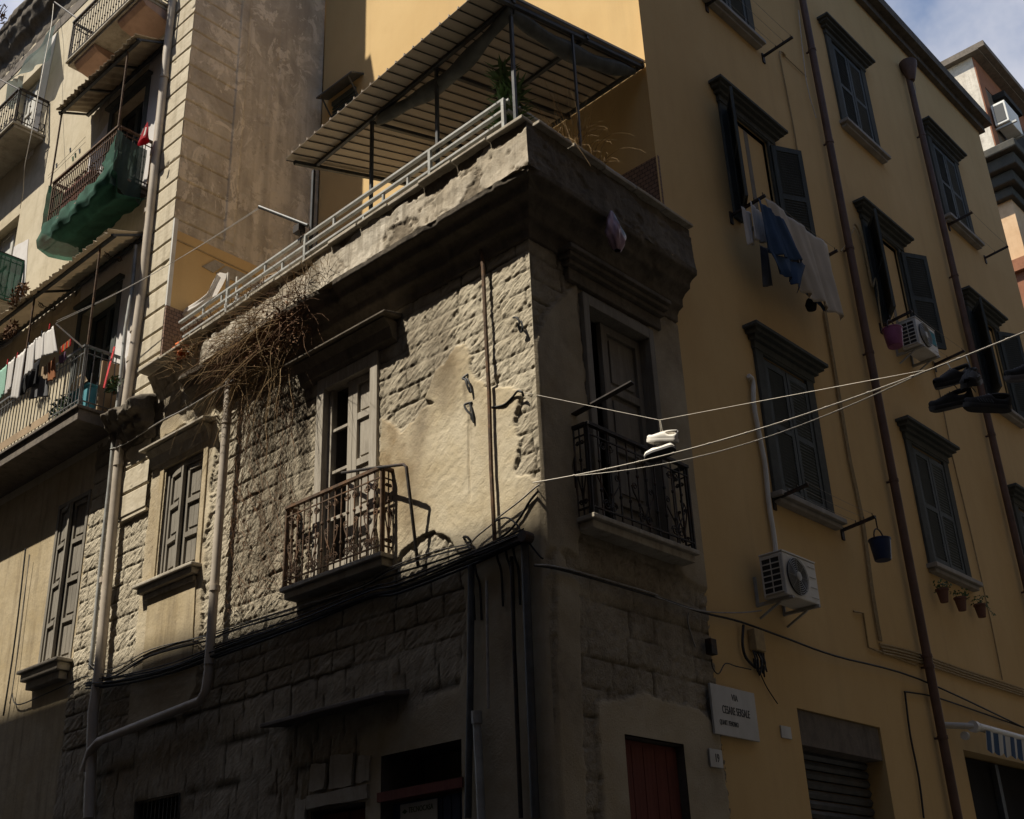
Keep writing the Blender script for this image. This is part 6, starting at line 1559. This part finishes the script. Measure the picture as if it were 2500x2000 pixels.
def leafy(name, label, c, rx, ry, rz, n, mat, cat='plant', size=(0.03, 0.07), seed=0, stem=True, group=None, droop=0.0):
    t = thing(name, label, cat, tuple(c), group); r2 = random.Random(seed); b = MB()
    for i in range(n):
        while True:
            p = Vector((r2.uniform(-1, 1), r2.uniform(-1, 1), r2.uniform(-1, 1)))
            if p.length < 1: break
        p = Vector((c[0]+p.x*rx, c[1]+p.y*ry, c[2]+rz+p.z*rz)); s = r2.uniform(*size)
        v = Vector((r2.uniform(-1, 1), r2.uniform(-1, 1), r2.uniform(-1, 1)-droop)).normalized()*s; w = v.cross(Vector((r2.uniform(-1, 1), r2.uniform(-1, 1), r2.uniform(-1, 1)))).normalized()*s*0.32
        b.add([p-v, p-v*0.2+w, p+v, p-v*0.2-w], [(0, 1, 2, 3)])
    b.build('foliage', M[mat], t, fix=False)
    if stem:
        b = MB()
        for i in range(6): a = r2.uniform(0, 2*PI); b.tube([Vector(c), Vector((c[0]+rx*0.3*math.cos(a), c[1]+ry*0.3*math.sin(a), c[2]+rz)), Vector((c[0]+rx*0.8*math.cos(a), c[1]+ry*0.8*math.sin(a), c[2]+rz*1.5))], 0.006, 4)
        b.build('stem', M['dry_dark'], t)
    return t
leafy('potted_plant', 'dark dried plant on the cabinet of the rusty balcony', (-8.75, -0.3, 12.98), 0.4, 0.12, 0.10, 160, 'dry_dark', seed=11)
leafy('potted_plant', 'leafy green plant at the right end of the green netted balcony', (-7.5, -0.35, 12.6), 0.16, 0.18, 0.22, 130, 'leaf', seed=12)
leafy('dead_plant', 'withered brown plant hanging over the corrugated canopy edge', L(*d3(190, 900), 0.62), 0.32, 0.08, 0.18, 150, 'dry_dark', seed=13, droop=0.6)
leafy('dead_plant', 'withered plant dangling under the canopy at the left edge', L(*d3(100, 1290), 0.55), 0.22, 0.08, 0.16, 110, 'dry_dark', seed=14, droop=0.8)
# pegs on the lines beside the rusty balcony
pl = [(820, 420), (880, 480), (660, 600), (850, 520), (930, 430)]
for i, p in enumerate(pl):
    v = L(*d2(*p), 0.25); b = MB(); b.bar(v+Vector((-0.02, 0, 0.05)), v+Vector((0.02, 0, -0.05)), 0.012, 0.02); b.bar(v+Vector((0.005, 0, 0.05)), v+Vector((0.03, 0, -0.05)), 0.012, 0.012)
    tag(b.build('clothes_peg', M['leaf' if i % 2 else 'ink'], None), ('green' if i % 2 else 'dark')+' clothes peg on the empty line above the rusty balcony', 'peg', 'pegs above the rusty balcony')
for k in range(2):
    b = MB(); b.tube([L(*d2(560, 720+30*k), 0.25), L(*d2(1000, 260+60*k), 0.25)], 0.003, 4); tag(b.build('washing_line', M['cable_grey'], None), 'empty washing line above the rusty balcony', 'line', 'washing lines above the rusty balcony')

# washing hung outside the wide balcony
D3 = lambda u, v: d3(u, v)
LO = 0.80
for k, (o_, lab) in enumerate(((LO, 'outer washing line in front of the wide balcony'), (LO-0.16, 'inner washing line in front of the wide balcony'))):
    b = MB(); b.tube([L(*d3(690, 1085+70*k), o_), L(*d3(350, 1345+70*k), o_), L(*d3(-40, 1660+70*k), o_)], 0.003, 4); tag(b.build('washing_line', M['cable_grey'], None), lab, 'line')
b = MB(); b.bar(L(*d3(975, 1385), 0.60), L(*d3(655, 1105), 0.82), 0.02, 0.02); tag(b.build('line_arm', M['iron'], None), 'slanting iron arm holding the washing lines off the wide balcony', 'rod')
WG = 'washing on the wide balcony'
def wash(name, label, pts, mat, off, seed, fold=0.012, nu=12, nv=14): return hang(name, label, pts, mat, off, seed, fold, nu, nv, WG, 'laundry', L)
wash('towel', 'white towel folded double over the line, nearest the corner post', [d3(520, 1205), d3(625, 1130), d3(668, 1440), d3(505, 1480)], 'white_cloth', LO, 31, 0.016)
wash('shirt', 'white shirt hanging left of the folded towel', [d3(420, 1275), d3(515, 1205), d3(500, 1490), d3(415, 1545)], 'white_cloth', LO, 32)
wash('shirt', 'long white shirt hanging third from the corner post', [d3(320, 1365), d3(412, 1290), d3(385, 1640), d3(280, 1725)], 'white_cloth', LO, 33)
wash('trousers', 'pale grey trousers hanging lowest among the white washing', [d3(190, 1485), d3(300, 1395), d3(215, 1990), d3(118, 1990)], 'white_cloth', LO, 34)
wash('shirt', 'white shirt hanging near the left edge of the picture', [d3(95, 1560), d3(175, 1490), d3(130, 1850), d3(50, 1960)], 'white_cloth', LO, 35)
wash('mint_shirt', 'mint green shirt hanging at the left edge of the picture', [d3(-20, 1660), d3(85, 1575), d3(55, 1890), d3(-10, 2010)], 'mint_cloth', LO, 36)
wash('black_shirt', 'black shirt hanging behind the pale washing', [d3(300, 1640), d3(480, 1500), d3(440, 1790), d3(190, 1990)], 'black_cloth', LO-0.16, 37)
wash('grey_cloth', 'dark grey cloth hanging against the balcony bars', [d3(400, 1760), d3(560, 1640), d3(555, 1950), d3(330, 1990)], 'grey_cloth', LO-0.18, 38)
wash('tan_cloth', 'small tan cloth on the inner line', [d3(500, 1610), d3(556, 1560), d3(556, 1765), d3(490, 1730)], 'tan_cloth', LO-0.12, 39)
wash('rust_cloth', 'small rust coloured cloth on the inner line', [d3(565, 1560), d3(640, 1490), d3(640, 1740), d3(560, 1790)], 'rust_cloth', LO-0.12, 40)
wash('violet_cloth', 'small violet cloth on the inner line near the corner post', [d3(695, 1480), d3(765, 1430), d3(760, 1540), d3(700, 1580)], 'violet_cloth', LO-0.14, 41)
for i in range(9):
    v = L(*d3(705+15*i, 1415-12*i), LO-0.1); b = MB(); b.bar(v+Vector((0, 0, 0.05)), v+Vector((0.004, 0, -0.06)), 0.016, 0.016)
    tag(b.build('clothes_peg', M[('orange_plastic', 'tan_cloth', 'red_plastic')[i % 3]], None), 'bright clothes peg in the row by the balcony corner post', 'peg', 'pegs by the balcony corner')
for i, (u, v) in enumerate(((580, 1140), (90, 1555), (205, 1475), (490, 1220), (335, 1360))):
    p = L(*d3(u, v), LO); b = MB(); b.bar(p+Vector((0, 0, 0.05)), p+Vector((0.0, 0, -0.04)), 0.016, 0.014)
    tag(b.build('clothes_peg', M['red_plastic' if i < 3 else 'ink'], None), 'clothes peg holding the white washing', 'peg', 'pegs on the white washing')
b = MB(); b.box(-8.0, -7.55, -0.42, -0.12, 8.66, 9.02); b.box(-8.02, -7.53, -0.44, -0.10, 9.021, 9.05); tag(b.build('storage_tub', M['teal_cloth'], None, bevel=0.015), 'turquoise plastic tub behind the end of the wide balcony', 'tub')
b = MB(); b.grid(lambda s, t: (-8.05+0.55*s, -0.46, 9.05+0.22*math.sin(PI*s)*t), 14, 3); tag(b.build('basket_rim', M['tan_cloth'], None), 'curved pale rim of a basket on the wide balcony', 'basket')
b = MB(); b.tube([L(*d3(1340, 1380), 0.15), L(*d3(1250, 1720), 0.35), L(*d3(1215, 1860), 0.4)], 0.014, 6); tag(b.build('broom_handle', M['red_plastic'], None), 'red broom handle leaning at the end of the wide balcony', 'broom')
b = MB(); b.hexa([(-7.5, -0.3, 8.66), (-7.46, -0.02, 8.66), (-7.42, -0.02, 8.66), (-7.46, -0.3, 8.66), (-7.5, -0.3, 9.4), (-7.46, -0.02, 9.4), (-7.42, -0.02, 9.4), (-7.46, -0.3, 9.4)]); tag(b.build('board', M['tan_cloth'], None), 'tan board leaning behind the broom on the wide balcony', 'board')
b = MB(); b.box(-13.0, -8.2, -0.606, -0.60, 8.66, 8.78); tag(b.build('reed_strip', M['tan_cloth'], None), 'tan strip along the foot of the wide balcony railing', 'strip')
leafy('potted_plant', 'dark leafy plant behind the bars of the wide balcony', (-8.15, -0.46, 8.68), 0.28, 0.09, 0.20, 160, 'leaf', seed=21)
leafy('potted_plant', 'dark plant on the end of the wide balcony by the pipes', L(*d4(1330, 600), 0.2), 0.14, 0.1, 0.14, 110, 'leaf', seed=22)

# ================================================================ dead vines and dry grass on the corner building
def stems(b, n, seed, src, length, spread, grav, r=0.004, fan=None):
    r2 = random.Random(seed)
    for i in range(n):
        p = Vector(src(r2)); d = Vector(fan(r2)) if fan else Vector((r2.uniform(-1, 1)*spread, -r2.uniform(0.05, 0.8)*spread, r2.uniform(-0.2, 1)))
        d.normalize(); ln = length*r2.uniform(0.4, 1.2); pts = [p.copy()]; k = 7
        for j in range(k):
            p = p+d*(ln/k); d = (d+Vector((r2.uniform(-0.25, 0.25), r2.uniform(-0.2, 0.2), -grav+r2.uniform(-0.15, 0.15)))).normalized()
            if p.y > -0.03 and p.x < -0.2 and p.z < 8.9: p.y = -0.03-r2.random()*0.03
            pts.append(p.copy())
        b.tube(pts, [r*(1-0.75*j/k) for j in range(k+1)], 4, False)
VN = thing('dead_vine', 'tangled dead brown vine hanging over the broken cornice beside the tall window', 'vine', (-4.5, -0.3, 8.4))
b = MB(); stems(b, 190, 71, lambda r: (r.uniform(-4.7, -2.95), -r.uniform(0.12, 0.40), 8.05+r.uniform(0, 0.5)), 0.8, 1.0, 0.10, 0.0032, lambda r: (r.uniform(-1.2, 0.4), -r.uniform(0.0, 0.35), r.uniform(-0.6, 0.25)))
stems(b, 90, 75, lambda r: (r.uniform(-4.0, -2.9), -r.uniform(0.2, 0.42), 8.3+r.uniform(0, 0.3)), 0.5, 1.0, 0.16, 0.004)
b.build('tangle', M['dry_dark'], VN, fix=False)
b = MB(); stems(b, 130, 72, lambda r: (r.uniform(-4.6, -3.2), -r.uniform(0.25, 0.42), 8.2+r.uniform(0, 0.4)), 0.8, 1.0, 0.12, 0.0035, lambda r: (r.uniform(-1.2, 0.5), -r.uniform(0.0, 0.5), r.uniform(-0.4, 0.3))); stems(b, 110, 77, lambda r: (r.uniform(-4.5, -3.2), -r.uniform(0.08, 0.34), 7.95+r.uniform(-0.3, 0.45)), 1.15, 1.0, 0.22, 0.003, lambda r: (r.uniform(-0.9, 0.3), -r.uniform(0, 0.3), r.uniform(-0.6, 0.3))); b.build('dry_stems', M['dry_leaf'], VN, fix=False)
b = MB(); stems(b, 200, 73, lambda r: (-4.52+1.1*r.random()**1.3, -0.06, 5.3+2.8*r.random()**0.6), 0.6, 0.4, 0.12, 0.0035, lambda r: (r.uniform(-1.0, 1.0), -0.05, -1)); stems(b, 90, 76, lambda r: (-4.5+0.9*r.random(), -0.05, r.uniform(5.2, 6.6)), 0.5, 0.5, -0.05, 0.003, lambda r: (r.uniform(-1, 1), -0.1, r.uniform(-1, 1))); b.build('wall_stems', M['dry_dark'], VN, fix=False)
b = MB(); r2 = random.Random(74)
for i in range(420):
    x = r2.uniform(-3.9, -2.95); p = Vector((x, -r2.uniform(0.2, 0.45), 7.9+r2.uniform(0, 0.6))); s = r2.uniform(0.012, 0.028); v = Vector((r2.uniform(-1, 1), r2.uniform(-1, 1), r2.uniform(-1, 1))).normalized()*s; w = v.orthogonal().normalized()*s*0.6
    b.add([p-v, p+w, p+v, p-w], [(0, 1, 2, 3)])
b.build('dead_leaves', M['dry_dark'], VN, fix=False)
def tuft(label, src, n, ln, seed, grav=0.12, mat='dry_leaf', fan=None):
    b = MB(); stems(b, n, seed, src, ln, 0.7, grav, 0.003, fan); return tag(b.build('dry_grass', M[mat], None, fix=False), label, 'dry grass')
tuft('dry grass sprouting from the wall below the left end of the terrace railing', lambda r: (-5.35+r.uniform(-0.3, 0.3), -0.33, 8.55+r.uniform(-0.15, 0.15)), 70, 0.38, 81, 0.05)
tuft('dry weeds rooted in the parapet above the dead vine', lambda r: (-2.9+r.uniform(-0.35, 0.35), -0.35, 8.5+r.uniform(-0.1, 0.2)), 60, 0.34, 82, 0.05)
tuft('wispy dry grass arching over the side parapet near the corner', lambda r: (0.30+r.uniform(-0.03, 0.03), 0.55+r.uniform(-0.45, 0.35), 9.0), 75, 0.62, 83, 0.20)
tuft('tall dry seed head standing on the side parapet', lambda r: (0.30, 0.42+r.uniform(-0.04, 0.04), 9.0), 12, 0.9, 84, 0.03, fan=lambda r: (r.uniform(-0.1, 0.1), r.uniform(-0.15, 0.15), 1))
tuft('dark mossy growth and rootlets under the coping left of the canopy post', lambda r: (-4.6+r.uniform(-0.9, 0.9), -0.36, 8.93), 150, 0.16, 85, 0.3, 'dry_dark')
# spiky succulent in the corner behind the railing, other pots
c = Vector((-0.32, 0.12, 8.97)); SP = thing('spiky_succulent', 'tall dark spiky succulent behind the corner of the railing', 'plant', tuple(c))
b = MB(); r2 = random.Random(91)
for st in range(3):
    x0_, y0_ = c.x+(-0.02, 0.09, -0.1)[st], c.y+(0, 0.06, 0.05)[st]; H_ = (1.28, 1.0, 0.8)[st]
    b.tube([(x0_, y0_, 9.0), (x0_+0.02, y0_, 9.0+H_*0.5), (x0_, y0_, 9.0+H_)], 0.018, 6)
    for i in range(int(95*H_)):
        z = 9.15+(H_-0.12)*r2.random(); a = r2.uniform(0, 2*PI); ln = r2.uniform(0.14, 0.25); u = Vector((math.cos(a), math.sin(a), 0)); w = Vector((-u.y, u.x, 0))*0.018
        p0 = Vector((x0_, y0_, z)); p1 = p0+u*ln*0.5+Vector((0, 0, -0.02)); p2 = p0+u*ln+Vector((0, 0, 0.05*r2.uniform(-0.3, 1.2)))
        b.add([p0-w, p0+w, p1+w, p1-w, p2], [(0, 1, 2, 3), (3, 2, 4)])
b.build('leaves', M['leaf'], SP, fix=False)
b = MB(); b.lathe([(0.12, 0), (0.17, 0.22), (0.18, 0.25), (0.15, 0.25)], c, 18); b.build('pot', M['terracotta'], SP, smooth=True, auto=40)
for k, (x, lab, m) in enumerate(((-2.75, 'trailing green plant in a pot behind the middle of the railing', 'leaf'), (-3.15, 'low green plant beside the first canopy post', 'leaf'), (-1.05, 'small green pot plant near the corner railing', 'leaf'), (-1.95, 'reddish pot plant on the coping under the canopy', 'rust_cloth'))):
    t = leafy('potted_plant', lab, (x, 0.14, 9.12), 0.24, 0.10, 0.13, 110, m, seed=95+k, droop=0.3)
    b = MB(); b.lathe([(0.07, 0), (0.10, 0.15), (0.11, 0.17), (0.09, 0.17)], (x, 0.14, 8.965), 14); b.build('pot', M['terracotta'], t, smooth=True, auto=40)
leafy('roof_weed', 'thin leafless weed growing on the ragged roof cornice at the upper left', (-13.4, -0.45, 19.1), 0.5, 0.2, 0.28, 60, 'dry_dark', seed=99)

# ================================================================ across the streets (behind the camera; their roofs throw the shade)
def far_side(name, label, x0, x1, y0, y1, h, mat):
    t = thing(name, label, 'building', ((x0+x1)/2, (y0+y1)/2, 0))
    b = MB(); b.box(x0, x1, y0, y1, 0, h); b.build('wall', mat, t)
    b = MB(); b.box(x0-0.25, x1+0.25, y0-0.25, y1+0.25, h+0.003, h+0.3); b.build('roof', M['concrete'], t)
    return t
far_side('opposite_building', 'tall building across the front street, behind the camera', -36, 5.5, -20, -9.7, 22.75, M['dark_render'])
far_side('opposite_building', 'tall building across the side street, right of the camera', 8.6, 18, -5.5, 40, 19.5, M['dark_render'])
far_side('opposite_building', 'tall building at the far corner of the crossing behind the camera', 8.6, 24, -24, -9.7, 20, M['dark_render'])
